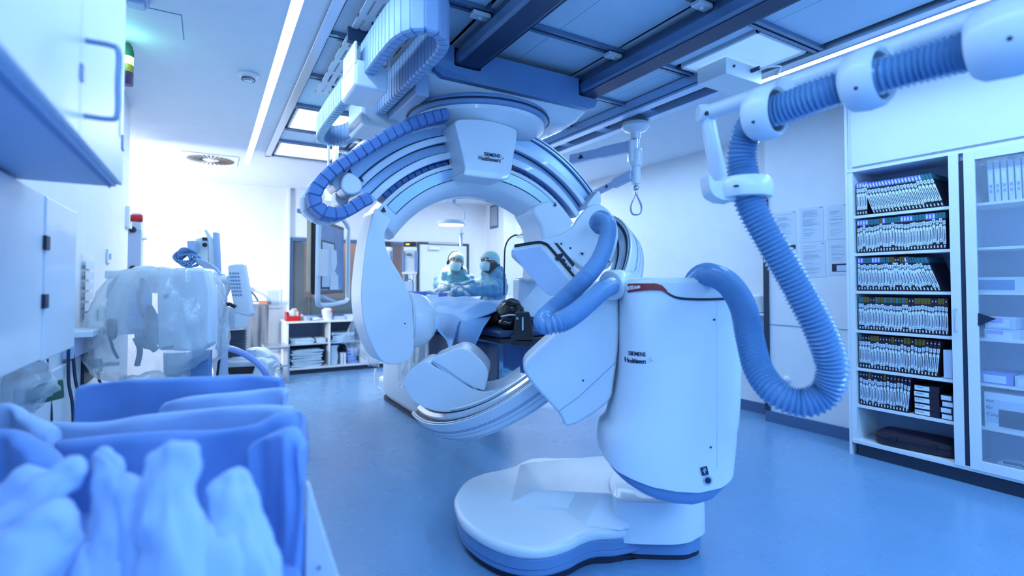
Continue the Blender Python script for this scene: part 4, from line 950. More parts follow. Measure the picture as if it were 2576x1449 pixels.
slab('floor_control', .85, 3.45, 9.2, 10.4, 0, .01, 'kick')
slab('ceiling_control', .85, 3.45, 9.2, 10.4, 2.4, 2.45, 'ceiling_paint')
struct(MB().bx(1.22, 1.48, 9.9, 9.95, .1, 2.3).build('trim_8', 'grille'))
tag(MB().bx(1.5, 3.38, 9.6, 10.28, .3, 1.12).build('control_desk', 'dark_glass', bevel=.02), 'dark control desk seen through the observation window', 'desk')
area('light_control_room', (2.2, 9.9, 2.38), (.8, .5), 11, (1, .80, .66))
# door
d = struct(MB().bx(3.29, 3.335, 8.95, 9.0, 0, 2.14).bx(4.30, 4.345, 8.95, 9.0, 0, 2.14).bx(3.335, 4.30, 8.95, 9.0, 2.10, 2.14).build('door_1', 'kick', bevel=.003))
MB().bx(3.337, 4.298, 8.965, 8.995, .01, 2.098).build('leaf', 'cabinet', d, bevel=.002)
MB().bx(3.50, 3.72, 8.90, 8.965, 2.0, 2.06).build('door_closer', 'white_plastic', d, bevel=.005)
MB().bx(3.5, 4.1, 8.93, 8.945, 2.115, 2.13).build('closer_rail', 'alu', d)
# hatch on the pilaster
t = thing('wall_hatch', 'narrow grey hatch with dark frame high on the white corner pillar', 'hatch', (4.74, 8.67, 2.46))
MB().bx(4.742, 4.749, 8.51, 8.84, 2.44, 2.93 if False else 2.90).build('frame', 'skirting', t)
MB().bx(4.736, 4.743, 8.55, 8.80, 2.49, 2.86).build('door', 'steel', t, bevel=.002)
tag(MB().bx(4.96, 4.985, 7.55, 7.62, 0.12, 2.15).build('corner_guard', 'steel'), 'upright brushed steel corner guard on the right wall behind the surgeons', 'corner guard')
# low open cabinet
lc = thing('open_cabinet', 'low white open cabinet with linen compartments under the observation window', 'cabinet', (1.95, 8.6, 0))
CX0, CX1, CY0, CY1, CZ = 1.0, 2.92, 8.25, 8.94, .80
MB().bx(CX0, CX0 + .03, CY0, CY1, .07, CZ - .03).build('side_panel', 'cabinet', lc); MB().bx(CX1 - .03, CX1, CY0, CY1, .07, CZ - .03).build('side_panel', 'cabinet', lc)
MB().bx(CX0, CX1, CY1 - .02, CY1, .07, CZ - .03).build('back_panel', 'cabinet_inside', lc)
MB().bx(CX0 - .01, CX1, CY0 - .015, CY1, CZ - .03, CZ).build('worktop', 'cabinet', lc, bevel=.003)
MB().bx(CX0, CX1, CY0, CY1, .07, .095).build('bottom_panel', 'cabinet', lc)
MB().bx(CX0 + .01, CX1, CY0 + .03, CY1, 0, .07).build('plinth', 'kick', lc)
for x in (1.605, 2.10): MB().bx(x, x + .025, CY0 + .005, CY1 - .02, .095, CZ - .03).build('divider', 'cabinet', lc)
for x0, x1 in ((CX0 + .03, 1.605), (1.63, 2.10)): MB().bx(x0, x1, CY0 + .03, CY1 - .02, .435, .452).build('shelf', 'shell_dim', lc)
MB().bx(2.125, CX1 - .03, CY0 - .002, CY0 + .015, .10, CZ - .035).build('door', 'cabinet', lc, bevel=.002)
def folded(x0, x1, z0, h, n, y0, dp, m, lab, name='folded_towel', grp=None, wob=.006):
    for i in range(n):
        r = random.Random(i + int(x0 * 50)); mb = MB(); hh = h / n
        a, b = x0 + r.uniform(0, wob * 2), x1 - r.uniform(0, wob * 3)
        def pt(s_, k): return 0
        rings = []
        for j in range(13):
            yy = y0 + r.uniform(0, .01) if j == 0 else y0 + dp * j / 12
            ring = []
            for q in range(24):
                th = 2 * math.pi * q / 24; cx_, cz_ = (a + b) / 2, z0 + hh * (i + .5)
                ring.append((cx_ + (b - a) / 2 * math.copysign(abs(math.cos(th)) ** .35, math.cos(th)), yy, cz_ + hh * .47 * math.copysign(abs(math.sin(th)) ** .7, math.sin(th)) + wob * .5 * math.sin(q * .9 + i * 1.7 + j * .3)))
            rings.append(ring)
        mb.loft(rings); o = mb.build(name, m, angle=60)
        tag(o, lab if n == 1 else f'{lab}, {ORD[n - 1 - i]} from the top', 'linen', grp)
folded(1.07, 1.55, .097, .26, 6, 8.30, .45, 'towel', 'folded pale blanket in the lower left compartment', 'folded_blanket', 'blankets in the open cabinet', .012)
folded(1.06, 1.42, .454, .075, 3, 8.30, .4, 'towel', 'flat folded sheet in the upper left compartment', 'folded_sheet', 'sheets in the open cabinet')
folded(1.43, 1.58, .454, .07, 3, 8.30, .3, 'box_white', 'small folded pack beside the flat sheets', 'folded_cloth', 'small packs in the open cabinet', .003)
folded(1.65, 2.04, .454, .14, 4, 8.30, .4, 'towel', 'loosely folded pale cloth in the upper middle compartment', 'folded_cloth', 'cloths in the upper middle compartment', .014)
folded(1.90, 2.09, .097, .24, 5, 8.33, .4, 'cloth_blue', 'dark blue folded cloth in the lower middle compartment', 'folded_cloth', 'dark cloths in the lower middle compartment', .012)
for i, x in enumerate((1.80, 1.845)): tag(MB().bx(x, x + .035, 8.30, 8.5, .097, .27).build('white_pack', 'box_label', bevel=.004), f'{("left", "right")[i]} of two upright white packs in the lower middle compartment', 'pack', 'white packs in the open cabinet')
mb = MB(); mb.loft([superring(1.70, 8.36, .055, .05, 3, 20, .10), superring(1.71, 8.36, .062, .05, 3, 20, .22), superring(1.70, 8.36, .05, .04, 3, 20, .34), superring(1.71, 8.36, .07, .045, 3, 20, .40)])
tag(mb.build('plastic_bag', 'towel'), 'crumpled pale bag standing in the lower middle compartment', 'bag')
# things on the low cabinet
def wall_tray(name, lab, cat, x0, x1, y0, y1, z, h, m, front=.6):
    t = thing(name, lab, cat, ((x0 + x1) / 2, (y0 + y1) / 2, z)); mb = MB(); w_ = .006
    mb.bx(x0, x1, y0, y1, z, z + .006); mb.prism([(x0, y0, z), (x0, y1, z), (x0, y1, z + h), (x0, y0 + .05, z + h), (x0, y0, z + h * front)], (w_, 0, 0)); mb.prism([(x1 - w_, y0, z), (x1 - w_, y1, z), (x1 - w_, y1, z + h), (x1 - w_, y0 + .05, z + h), (x1 - w_, y0, z + h * front)], (w_, 0, 0))
    mb.bx(x0, x1, y0, y0 + w_, z, z + h * front); mb.bx(x0, x1, y1 - w_, y1, z, z + h); mb.build('bin_body', m, t, bevel=.002); return t
t = wall_tray('storage_bin', 'open red plastic storage bin with packets at the left end of the low cabinet', 'bin', 1.01, 1.20, 8.28, 8.55, CZ, .13, 'red')
MB().box((1.08, 8.36, CZ + .10), (.07, .05, .12)).build('packet', 'paper', t, bevel=.008); MB().box((1.15, 8.38, CZ + .09), (.07, .04, .10), ).build('packet', 'paper', t, bevel=.008); MB().ball((1.13, 8.45, CZ + .15), (.05, .03, .04)).build('packet', 'orange' if False else 'cream', t)
c = Vector((1.30, 8.33, CZ)); t = thing('kidney_bowl', 'grey stacked bowls beside the red bin', 'bowl', c)
for k in range(2): MB().lathe([(.04, .0 + k * .018), (.065, .04 + k * .018), (.068, .052 + k * .018), (.06, .045 + k * .018), (.035, .008 + k * .018)], RF(c), 28).build('bowl', 'shell_dim', t)
for i, (x, y, r) in enumerate(((1.40, 8.45, (.11, .06, .03)), (1.43, 8.32, (.065, .05, .022)), (1.22, 8.42, (.05, .03, .05)))):
    tag(MB().ball((x, y, CZ + r[2]), r).build('soft_pack', 'paper' if i else 'towel'), ('large soft pale pack lying behind the small pillow pack on the cabinet', 'small white pillow pack in front of the larger pale pack', 'white packet lying against the grey bowls')[i], 'pack')
c = Vector((1.60, 8.36, CZ)); t = thing('bucket', 'white plastic bucket with lid and red clip on the low cabinet', 'bucket', c)
MB().lathe([(.065, 0), (.075, .13), (.083, .135), (.083, .15)], RF(c), 32).build('bucket_body', 'white_plastic', t)
MB().lathe([(.085, .15), (.085, .162), (.06, .17), (.045, .185), (.001, .186)], RF(c), 32).build('lid', 'white_plastic', t)
MB().bx(c.x + .055, c.x + .075, c.y - .085, c.y - .06, CZ + .12, CZ + .17).build('clip', 'red', t)
MB().tube(smooth_poly([(c.x - .085, c.y - .02, CZ + .14), (c.x - .09, c.y - .07, CZ + .09), (c.x - .06, c.y - .09, CZ + .08), (c.x - .04, c.y - .085, CZ + .11)], 5, False), .003, 6).build('handle', 'white_plastic', t)
tag(MB().bx(1.70, 1.86, 8.30, 8.45, CZ, CZ + .05).build('small_box', 'shell_dim', bevel=.003), 'low blue-grey box right of the white bucket', 'box')
tag(MB().bx(1.88, 2.05, 8.32, 8.5, CZ, CZ + .07).build('small_box', 'box_white', bevel=.003), 'pale box at the edge of the white detector housing', 'box')
# step stool
t = thing('step_stool', 'metal step stool with patterned tread edge left of the low cabinet', 'step stool', (.82, 7.9, 0))
MB().bx(.66, .96, 7.55, 8.1, .48, .51).build('tread', 'steel', t, bevel=.003); 
for x in (.67, .95): MB().bx(x - .012, x + .012, 7.57, 8.08, .0, .48).build('side_frame', 'steel', t)
MB().bx(.66, .96, 7.5, 7.55, .24, .26).build('lower_tread', 'steel', t)
# infusion columns
for i, (u_, lab) in enumerate(((968, 'left of two fluid dispensers with glowing display, partly behind the white arc'), (1031, 'right of two fluid dispensers with glowing display beside the dark door frame'))):
    o = W(u_, 608, 7.2); M = CF((o.x, o.y, 0)); t = thing('fluid_dispenser', lab, 'medical dispenser', (o.x, o.y, 0), 'fluid dispensers')
    zt = o.z
    MB().bx(-.085, .085, 0, .13, zt - .07, zt, M).build('display_unit', 'black', t, bevel=.004)
    MB().bx(-.055, -.005, -.003, 0, zt - .045, zt - .028, M).build('display_digits', 'orange_glow', t)
    MB().bx(-.08, .08, .0, .12, zt - .44, zt - .072, M).build('housing', 'white_plastic', t, bevel=.005)
    for s_ in (-1, 1): MB().bx(s_ * .088 - .014, s_ * .088 + .014, -.03, .05, zt - .42, zt - .13, M).build('side_grip', 'shell_dark', t, bevel=.004)
    MB().bx(-.07, .07, -.035, -.001, zt - .42, zt - .12, M).build('container', 'plastic_clear', t, bevel=.01)
    mb = MB(); mb.lathe([(.045, 0), (.046, .004), (.04, .006)], M @ Matrix.Translation((0, -.037, zt - .185)) @ Matrix.Rotation(math.radians(90), 4, 'X') @ Matrix.Diagonal((1, .42, 1, 1)), 24); mb.build('name_badge', 'ink', t)
    text('Avail PC', .022, frame(M @ Vector((-.035, -.045, zt - .192)), RV, z=-FV), 'paper', parent=t, extrude=.0004)
    MB().bx(-.1, .1, -.06, .03, zt - .46, zt - .435, M).build('tray', 'white_plastic', t, bevel=.006)
    MB().cyl(M @ Vector((.03, .06, .12)), M @ Vector((.03, .06, zt - .45)), .018, 14).build('pole', 'steel', t)
    MB().bx(-.07, .05, .0, .1, zt - .72, zt - .56, M).build('pump', 'shell_dim', t, bevel=.006)
    MB().lathe([(.11, 0), (.11, .04), (.05, .07), (.02, .12)], M @ Matrix.Translation((.03, .06, 0)), 24).build('base', 'white_plastic', t)
    MB().tube(smooth_poly([M @ Vector((-.02, -.03, zt - .46)), M @ Vector((-.02, -.03, zt - .52)), M @ Vector((.05, -.03, zt - .56)), M @ Vector((.05, -.02, zt - .70)), M @ Vector((.01, -.02, zt - .72))], 5, False), .006, 6).build('tubing', 'black', t)
# big display on its boom
a0, a1, b0, b1 = W(796, 741, 4.75), W(800, 546, 4.75), W(864, 728, 5.65), W(872, 573, 5.65)
t = thing('ceiling_display', 'large slanted ceiling-hung display in a tube frame, left of the white housing', 'display', ((a0.x + b0.x) / 2, (a0.y + b0.y) / 2, a0.z - .1))
xd = Vector((b0.x - a0.x, b0.y - a0.y, 0)); wd_ = xd.length; xd.normalize(); zl, zh = a0.z, a1.z
bk = Vector((-xd.y, xd.x, 0)) ; bk = bk if bk.x < 0 else -bk
M = frame((a0.x, a0.y, 0), xd, z=UV); fl = 1 if (M.to_3x3() @ Vector((0, 1, 0))).dot(bk) > 0 else -1
MB().bx(0, wd_, 0, fl * .05, zl, zh, M).build('display_body', 'black', t, bevel=.006)
MB().bx(.03, wd_ - .03, -fl * .004, 0, zl + .035, zh - .035, M).build('screen', 'screen', t)
MB().bx(.10, wd_ - .35, -fl * .007, -fl * .004, zl + .05, zh - .20, M).build('painted_reflection_frame', 'ink', t)  # dark outline of the reflection painted on the glass
MB().bx(.13, wd_ - .40, -fl * .010, -fl * .007, zl + .07, zh - .22, M).build('painted_reflection', 'box_white', t, label='pale reflection painted on the screen')  # pale ground of that painted reflection, not displayed content
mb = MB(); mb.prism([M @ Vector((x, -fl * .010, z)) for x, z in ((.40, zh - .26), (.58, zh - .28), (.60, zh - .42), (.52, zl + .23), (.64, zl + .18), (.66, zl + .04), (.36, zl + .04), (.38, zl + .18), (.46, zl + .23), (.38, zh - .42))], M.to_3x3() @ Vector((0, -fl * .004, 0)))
mb.build('painted_bag_reflection', 'paper', t, label='reflection of a white infusion bag painted on the screen')  # mirrored infusion bag, drawn as a flat pale shape
MB().bx(-.02, .20, fl * .05, fl * .09, zl + .02, zh + .03, M).build('rear_housing', 'cream', t, bevel=.01)
MB().bx(-.08, .32, fl * .02, fl * .16, zh + .03, zh + .07, M).build('top_bracket', 'shell_dark', t, bevel=.008)
fr = [M @ Vector((x, -fl * .03, z)) for x, z in ((-.05, zh + .03), (-.06, zl + .1), (-.05, zl - .06), (.05, zl - .10), (wd_ * .6, zl - .10), (wd_ + .02, zl - .08), (wd_ + .06, zl + .02), (wd_ + .06, zh - .08), (wd_ + .03, zh + .02), (wd_ * .6, zh + .14), (.3, zh + .32))]
MB().tube(smooth_poly(fr, 8, False), .024, 12).build('frame_tube', 'shell', t)
MB().tube([M @ Vector((.05, -fl * .03, zl - .02)), M @ Vector((wd_ * .62, -fl * .03, zl - .10))], .02, 8).build('brace', 'shell_dim', t)
MB().bx(-.12, .14, -fl * .06, -fl * .045, zl + .17, zl + .42, M).build('control_plate', 'white_plastic', t, bevel=.006)
MB().tube([M @ Vector((wd_ * .62, fl * .0, zh + .12)), M @ Vector((wd_ * .62, fl * .0, H))], .03, 14).build('suspension_pole', 'shell', t)
# green lit beacon
c = W(826, 470, 4.9); t = thing('beacon_lamp', 'round white lamp with green glow inside the cable chain loop', 'lamp', (c.x, c.y, c.z - .12))
MB().ball(c, .075, 24, 16).build('globe', 'white_plastic', t)
MB().lathe([(.04, -.09), (.042, -.06), (.05, -.055)], RF(c), 20).build('neck', 'white_plastic', t)
MB().lathe([(.032, -.13), (.030, -.09)], RF(c), 20).build('light_ring', 'green_glow', t)
MB().tube([c + UV * .07, Vector((c.x, c.y, H))], .012, 10).build('hanger', 'white_plastic', t)
l = bpy.data.lights.new('beacon_glow', 'POINT'); l.energy = 3; l.color = (.3, 1, .6); l.shadow_soft_size = .03; lo_ = bpy.data.objects.new('beacon_glow', l); COL.objects.link(lo_); lo_.location = c + Vector((.0, -.10, -.12))
# surgical lamp
c = W(1135, 566, 6.0); t = thing('surgical_lamp', 'small round lit surgical lamp with white handle above the surgeons', 'surgical lamp', (c.x, c.y, c.z - .3))
MB().lathe([(.172, 0), (.175, .02), (.165, .045), (.10, .06), (.001, .062)], RF(c), 40).build('lamp_head', 'white_plastic', t)
MB().lathe([(.150, -.003), (.150, .002)], RF(c), 40).build('light_face', 'panel_glow', t)
hd = W(1160, 578, 5.95)
MB().lathe([(.012, 0), (.014, -.03), (.03, -.035), (.028, -.055), (.018, -.07), (.018, -.19), (.001, -.2)], RF(hd), 20).build('handle', 'white_plastic', t)
j = W(1141, 494, 6.0)
MB().tube(smooth_poly([W(1166, 560, 6.05), W(1169, 540, 6.05), W(1163, 522, 6.03), W(1143, 514, 6.0), j - UV * .05], 6, False), .010, 10).build('yoke', 'white_plastic', t)
MB().cyl(j - UV * .08, j + UV * .12, .03, 18).build('joint', 'shell_dim', t)
e2 = W(1290, 466, 6.4)
mb = MB(); mb.tube([j + UV * .12, W(1165, 482, 6.1), W(1215, 470, 6.2), e2], [.035, .05, .04, .045], 14); mb.build('spring_arm', 'shell', t)
MB().cyl(e2, Vector((e2.x, e2.y, H)), .045, 16).build('ceiling_mount', 'shell', t)
l = bpy.data.lights.new('surgical_beam', 'SPOT'); l.energy = 480; l.color = (1, .95, .88); l.spot_size = math.radians(62); l.spot_blend = .5; l.shadow_soft_size = .12
lo_ = bpy.data.objects.new('surgical_beam', l); COL.objects.link(lo_); lo_.location = c - UV * .03; lo_.rotation_euler = (math.radians(-10), math.radians(-14), 0)
a, b = WZ(1085, 478, H), WZ(1160, 483, H)
t = thing('linear_light', 'short thin glowing ceiling strip near the back wall, above the surgical lamp', 'ceiling light', ((a.x + b.x) / 2, a.y, H), 'linear ceiling lights')
MB().bx(a.x, b.x, a.y - .05, a.y - .035, H - .006, H - .001).build('housing', 'white_plastic', t); MB().bx(a.x, b.x, a.y - .035, a.y + .035, H - .004, H - .001).build('diffuser', 'led', t)
# hanging arm with strap
c = Vector((3.31, 3.38, 0)); t = thing('suspension_boom', 'white ceiling-mounted double arm with hanging strap loop, right of the arcs', 'ceiling arm', (3.31, 3.38, 1.95))
MB().lathe([(.10, H - .10), (.12, H - .11), (.125, H - .14), (.10, H - .17), (.05, H - .19), (.04, H - .25)], RF(c), 36).build('mount', 'shell', t)
MB().cyl(c + UV * (H - .24), c + UV * 2.46, .034, 20).build('pole', 'alu', t)
MB().lathe([(.055, 2.42), (.058, 2.44), (.058, 2.56), (.05, 2.58)], RF(c), 24).build('upper_hub', 'shell', t)
MB().bx(-.07, .01, -.05, .05, 2.45, 2.66, CF(c)).build('hub_block', 'shell', t, bevel=.02)
MB().cyl(c + UV * 2.42, c + UV * 2.26, .042, 22).build('lower_hub', 'shell', t)
def arm(a, b, w0, w1, nm):
    a, b = Vector(a), Vector(b); x = (b - a).normalized(); s_ = x.cross(UV).normalized(); rings = []
    for k, f in enumerate((0, .45, .5, 1)):
        w_ = w0 if f < .48 else w1; p = a.lerp(b, f)
        rings.append([p + s_ * (.03 * i) + UV * (w_ * j_) for i, j_ in ((-1, -.5), (1, -.5), (1, .5), (-1, .5))])
    return MB().loft(rings).build(nm, 'shell_dim', t, bevel=.006)
aA, aB = Vector((3.27, 3.39, 2.60)), W(1435, 402, 4.9)
arm(aA, aB, .10, .085, 'upper_arm'); 
q = aA.lerp(aB, .80); n__ = (aB - aA).cross(UV).normalized(); n__ = n__ if n__.dot(FV) < 0 else -n__
mb = MB(); mb.prism([q + n__ * .031 + (aB - aA).normalized() * a_ + UV * b_ for a_, b_ in ((-.03, -.02), (.03, -.02), (0, .025))], n__ * .002); mb.build('warning_triangle', 'ink', t, flat=True)
aC, aD = Vector((3.27, 3.39, 2.34)), W(1496, 487, 4.85); arm(aC, aD, .085, .05, 'lower_arm')
q = aC.lerp(aD, .62); n__ = (aD - aC).cross(UV).normalized(); n__ = n__ if n__.dot(FV) < 0 else -n__
mb = MB(); mb.prism([q + n__ * .031 + (aD - aC).normalized() * a_ + UV * b_ for a_, b_ in ((-.02, -.015), (.02, -.015), (0, .018))], n__ * .002); mb.build('warning_triangle', 'ink', t, flat=True)
mb = MB(); mb.cyl(c + UV * 2.255, c + UV * 2.20, .014, 12); mb.ball(c + UV * 2.225, .028, 14, 8); mb.build('shackle', 'steel', t)
MB().cyl(c + UV * 2.19, c + UV * 2.165, .018, 14).build('clamp_ring', 'steel', t)
lp = [(0, 2.17), (-.02, 2.12), (-.042, 2.06), (-.035, 2.0), (0, 1.985), (.035, 2.0), (.042, 2.06), (.02, 2.12), (0, 2.17)]
rings = []
for q in smooth_poly([c + RV * x + UV * z for x, z in lp], 5, False): rings.append([q - FV * .014, q + FV * .014, q + FV * .014 + (q - (c + UV * 2.05)).normalized() * .011, q - FV * .014 + (q - (c + UV * 2.05)).normalized() * .011])
MB().sweep(rings).build('strap', 'shell_dark', t)
# lead acrylic shield
sp = [(1268, 742), (1269, 650), (1272, 618), (1284, 598), (1305, 590), (1350, 588), (1392, 588), (1392, 745)]
t = thing('radiation_shield', 'clear radiation shield with dark rim and crumpled film on top, right of the surgeons', 'shield', W(1330, 745, 4.7))
Q = [W(q.x, q.y, 4.75) for q in smooth_poly([(a, b, 0) for a, b in sp[:6]], 5, False)] + [W(1392, 588, 4.75), W(1392, 745, 4.75)]
MB().prism(Q, FV * .008).build('shield_sheet', 'acrylic', t)
MB().tube(Q[:-1], .008, 8).build('rim', 'ink', t)
mb = MB()
def film(s_, t_): 
    q = W(1300 + 95 * s_, 600 - 26 * t_ * math.sin(math.pi * min(1, s_ + .1)), 4.68); n_ = math.sin(s_ * 23 + t_ * 9) * .02 + math.sin(s_ * 41 - t_ * 17) * .012
    return q + FV * n_ + UV * n_ * .5
mb.grid(film, 26, 10); mb.build('plastic_film', 'plastic_film', t, angle=80)
MB().cyl(W(1362, 584, 4.8), W(1395, 575, 4.8), .012, 8).build('clamp_bar', 'black', t)
MB().cyl(W(1396, 600, 4.9), W(1396, 390, 4.9), .02, 10).build('suspension_pole', 'shell', t)
# ================================================================== TABLE, PATIENT AND SURGEONS
tb = thing('operating_table', 'angiography table on a pale pedestal, mostly hidden by the blue drape', 'operating table', (2.0, 5.3, 0))
MB().loft([superring(2.02, 5.42, .20, .62, 6, 48, .03), superring(1.97, 5.42, .20, .66, 6, 48, .10), superring(1.97, 5.42, .20, .66, 6, 48, .80), superring(2.02, 5.42, .22, .64, 6, 48, .93)]).build('pedestal', 'white_plastic', tb, angle=50)
MB().loft([superring(2.02, 5.42, .24, .68, 6, 48, 0), superring(2.02, 5.42, .24, .68, 6, 48, .03)]).build('pedestal_base', 'seam', tb)
MB().bx(1.68, 2.16, 2.98, 5.9, .955, .985).build('tabletop', 'black', tb, bevel=.008)
MB().bx(1.69, 2.15, 3.0, 5.85, .987, 1.03).build('mattress', 'drape_dark', tb, bevel=.015)
MB().tube(smooth_poly([W(945, 928, 6.3), W(943, 950, 6.3), W(948, 972, 6.3), W(958, 980, 6.3)], 5, False), .014, 8).build('side_rail', 'white_plastic', tb)
# dark lead skirt below the tabletop, pale one farther right
def curtain(pts, z0, z1, amp, nm, m, par=None, lab=None, cat=None, freq=9, solid=.004, parent=None):
    P = smooth_poly([(x, y, 0) for x, y in pts], 12, False); n = len(P) - 1
    def fn(s_, t_):
        i = min(n - 1, int(s_ * n)); f = s_ * n - i; p = P[i].lerp(P[i + 1], f)
        d = (P[i + 1] - P[i]).normalized(); nn = Vector((-d.y, d.x, 0)); w_ = amp * (1 - t_ * .7) * (math.sin(s_ * freq * 6.28) + .4 * math.sin(s_ * freq * 13 + 1))
        zz0 = z0(s_) if callable(z0) else z0
        return p + nn * w_ + UV * (zz0 + (z1 - zz0) * t_)
    mb = MB(); mb.grid(fn, 60, 12); o = mb.build(nm, m, parent, angle=80, solid=solid)
    if lab: tag(o, lab, cat)
    return o
curtain([(1.665, 2.97), (1.66, 3.4), (1.655, 4.2), (1.66, 4.6)], .62, .95, .010, 'lead_skirt', 'drape_dark', lab='dark navy lead skirt hanging under the near end of the table', cat='curtain', freq=5)
curtain([(2.17, 2.96), (2.17, 3.15), (2.17, 3.8)], .64, .95, .010, 'hanging_sheet', 'cloth_blue', lab='medium blue sheet hanging from the far side of the table below the headrest', cat='sheet', freq=5)
# patient: one continuous body under the drape, the head dark-wrapped
def remesh(o, vs=.012, it=6, sm=.5):
    md = o.modifiers.new('remesh', 'REMESH'); md.mode = 'VOXEL'; md.voxel_size = vs; md.use_smooth_shade = True
    md = o.modifiers.new('smooth', 'SMOOTH'); md.factor = sm; md.iterations = it
def wrinkle(o, strength=.012, size=.09):
    tx = bpy.data.textures.new('folds', 'CLOUDS'); tx.noise_scale = size; tx.noise_depth = 1
    md = o.modifiers.new('folds', 'DISPLACE'); md.texture = tx; md.strength = strength; md.mid_level = .5; md.texture_coords = 'LOCAL'
XT = 1.91
mb = MB()
mb.ball((XT, 3.25, 1.13), (.078, .11, .098), 24, 16)
mb.tube([(XT, 3.36, 1.11), (XT, 3.46, 1.10)], .055, 14)
mb.tube([(XT, 3.46, 1.09), (XT, 3.55, 1.09), (XT, 3.8, 1.10), (XT, 4.0, 1.10), (XT, 4.15, 1.09)], [.05, .07, .075, .075, .075], 18)
for s_ in (-1, 1):
    mb.tube([(XT + s_ * .06, 3.52, 1.09), (XT + s_ * .17, 3.58, 1.08), (XT + s_ * .20, 3.9, 1.07), (XT + s_ * .20, 4.15, 1.06)], [.06, .05, .042, .032], 12)
    mb.tube([(XT + s_ * .08, 4.1, 1.11), (XT + s_ * .10, 4.5, 1.11), (XT + s_ * .09, 4.95, 1.08), (XT + s_ * .09, 5.0, 1.09)], [.09, .075, .05, .04], 14)
pt_ = mb.build('person', 'skin_dark'); remesh(pt_, .014)
tag(pt_, 'person lying on the table under the blue drape, head wrapped in black', 'person')
mb = MB(); mb.ball((XT, 3.235, 1.145), (.096, .115, .10), 28, 18)
hw_ = mb.build('head_wrap', 'black_gloss', pt_); wrinkle(hw_, .03, .06)
mb = MB(); mb.ball((XT - .03, 3.16, 1.075), (.115, .08, .055), 24, 14); hw_ = mb.build('head_bag', 'black_gloss', pt_); wrinkle(hw_, .015, .05)
mb = MB(); mb.tube(smooth_poly([(XT - .10, 3.20, 1.12), (XT - .07, 3.115, 1.135), (XT + .0, 3.085, 1.125), (XT + .07, 3.10, 1.105)], 6, False), .007, 8); mb.build('head_strap', 'box_white', pt_)
# head holder clamp
t = thing('head_holder', 'black plastic head holder clamped to the near end of the table', 'head holder', (1.98, 3.02, .93))
hp_ = [(1297, 786), (1332, 786), (1343, 850), (1343, 856), (1283, 856), (1285, 846), (1291, 843)]
mb = MB(); mb.prism([W(u, v, 3.46) for u, v in hp_], FV * .12); mb.build('clamp_plate', 'black', t, bevel=.006)
hp_ = [(1283, 856), (1341, 856), (1334, 872), (1320, 873), (1314, 866), (1304, 870), (1287, 866)]
mb = MB(); mb.prism([W(u, v, 3.48) for u, v in hp_], FV * .1); mb.build('clamp_base', 'black', t, bevel=.006)
mb = MB(); mb.prism([W(u, v, 3.455) for u, v in ((1313, 799), (1317, 797), (1317, 830), (1313, 832))], FV * .003); mb.build('slot', 'box_white', t)
mb = MB(); mb.prism([W(u, v, 3.455) for u, v in ((1298, 804), (1305, 803), (1301, 796))], FV * .003); mb.build('warning_triangle', 'shell_dim', t, flat=True)
# blue drape over the patient
def zt_(y): return 1.20 + .035 * math.sin((y - 3.4) * 1.1) if y < 5.2 else 1.22
def hem(y):
    # lowest point of the near side along the table
    pts = [(3.28, 1.14), (3.38, 1.06), (3.50, .80), (3.56, .78), (3.66, .92), (3.78, 1.0), (3.92, .90), (4.1, .94), (4.3, .99), (4.6, 1.0), (5.9, .95)]
    for (a, za), (b, zb) in zip(pts, pts[1:]):
        if a <= y <= b: return za + (zb - za) * (y - a) / (b - a)
    return pts[-1][1] if y > 5.9 else pts[0][1]
def drape(s_, t_):
    y = 3.34 + 2.55 * s_; z1 = zt_(y)
    if s_ < .06: z1 -= (1 - s_ / .06) * .05
    # across: t 0 = hem on the left, .35 = left table edge, .65 = right edge, 1 = far hem
    xl, xr = 1.60, 2.20
    fold = .014 * math.sin(y * 9 + t_ * 5) + .008 * math.sin(y * 23 - t_ * 9)
    if t_ < .35:
        f = t_ / .35; zz = hem(y) + (z1 - .10 - hem(y)) * f; x = xl - .045 * (1 - f) + fold * (1.5 - f)
        f2 = max(0, (f - .75) / .25); x += f2 * f2 * .03
        return Vector((x, y, zz))
    if t_ < .65:
        f = (t_ - .35) / .3; x = xl + .03 + (xr - xl - .06) * f; b = math.sin(math.pi * f) ** .45 * .10
        return Vector((x, y, z1 - .10 + b + fold * .6 + .012 * math.sin(x * 18 + y * 7)))
    f = (t_ - .65) / .35; return Vector((xr + .03 * f + fold, y, z1 - .10 - (.45) * f))
mb = MB(); mb.grid(drape, 110, 70); o = mb.build('surgical_drape', 'drape', angle=70, solid=.003); tag(o, 'large light blue surgical drape spread over the patient with pointed corners hanging down', 'drape')
# second, smaller drape sheet folded across the neck end
A1_ = [WX(1093, 786, 1.575), WX(1140, 792, 1.57), WX(1121, 839, 1.56), WX(1093, 822, 1.565)]
pt = {'a': WX(1093, 784, 1.59), 'b': WX(1140, 791, 1.575), 'c': WX(1121, 840, 1.565), 'd': WX(1094, 822, 1.575), 'e': WX(1164, 806, 1.555), 'f': WX(1158, 864, 1.56), 'g': WX(1187, 887, 1.55), 'h': WX(1216, 824, 1.56),
      'i': WZ(1243, 786, 1.13), 'j': WZ(1236, 757, 1.215), 'k': WZ(1270, 753, 1.225), 'l': WZ(1190, 760, 1.205), 'm': WX(1105, 768, 1.66), 'n': WX(1140, 852, 1.575), 'o': WX(1093, 768, 1.68)}
ks = list(pt); mb = MB(); mb.add([pt[k] for k in ks], [tuple(ks.index(q) for q in f) for f in ('abcd', 'benc', 'efn', 'ehgf', 'ejih', 'eblj', 'bml', 'aomb', 'jki')])
o = mb.build('drape_sheet', 'drape', angle=10, solid=.004); tag(o, 'creased blue drape sheet folded over the near shoulder with a pointed hanging tip', 'drape')
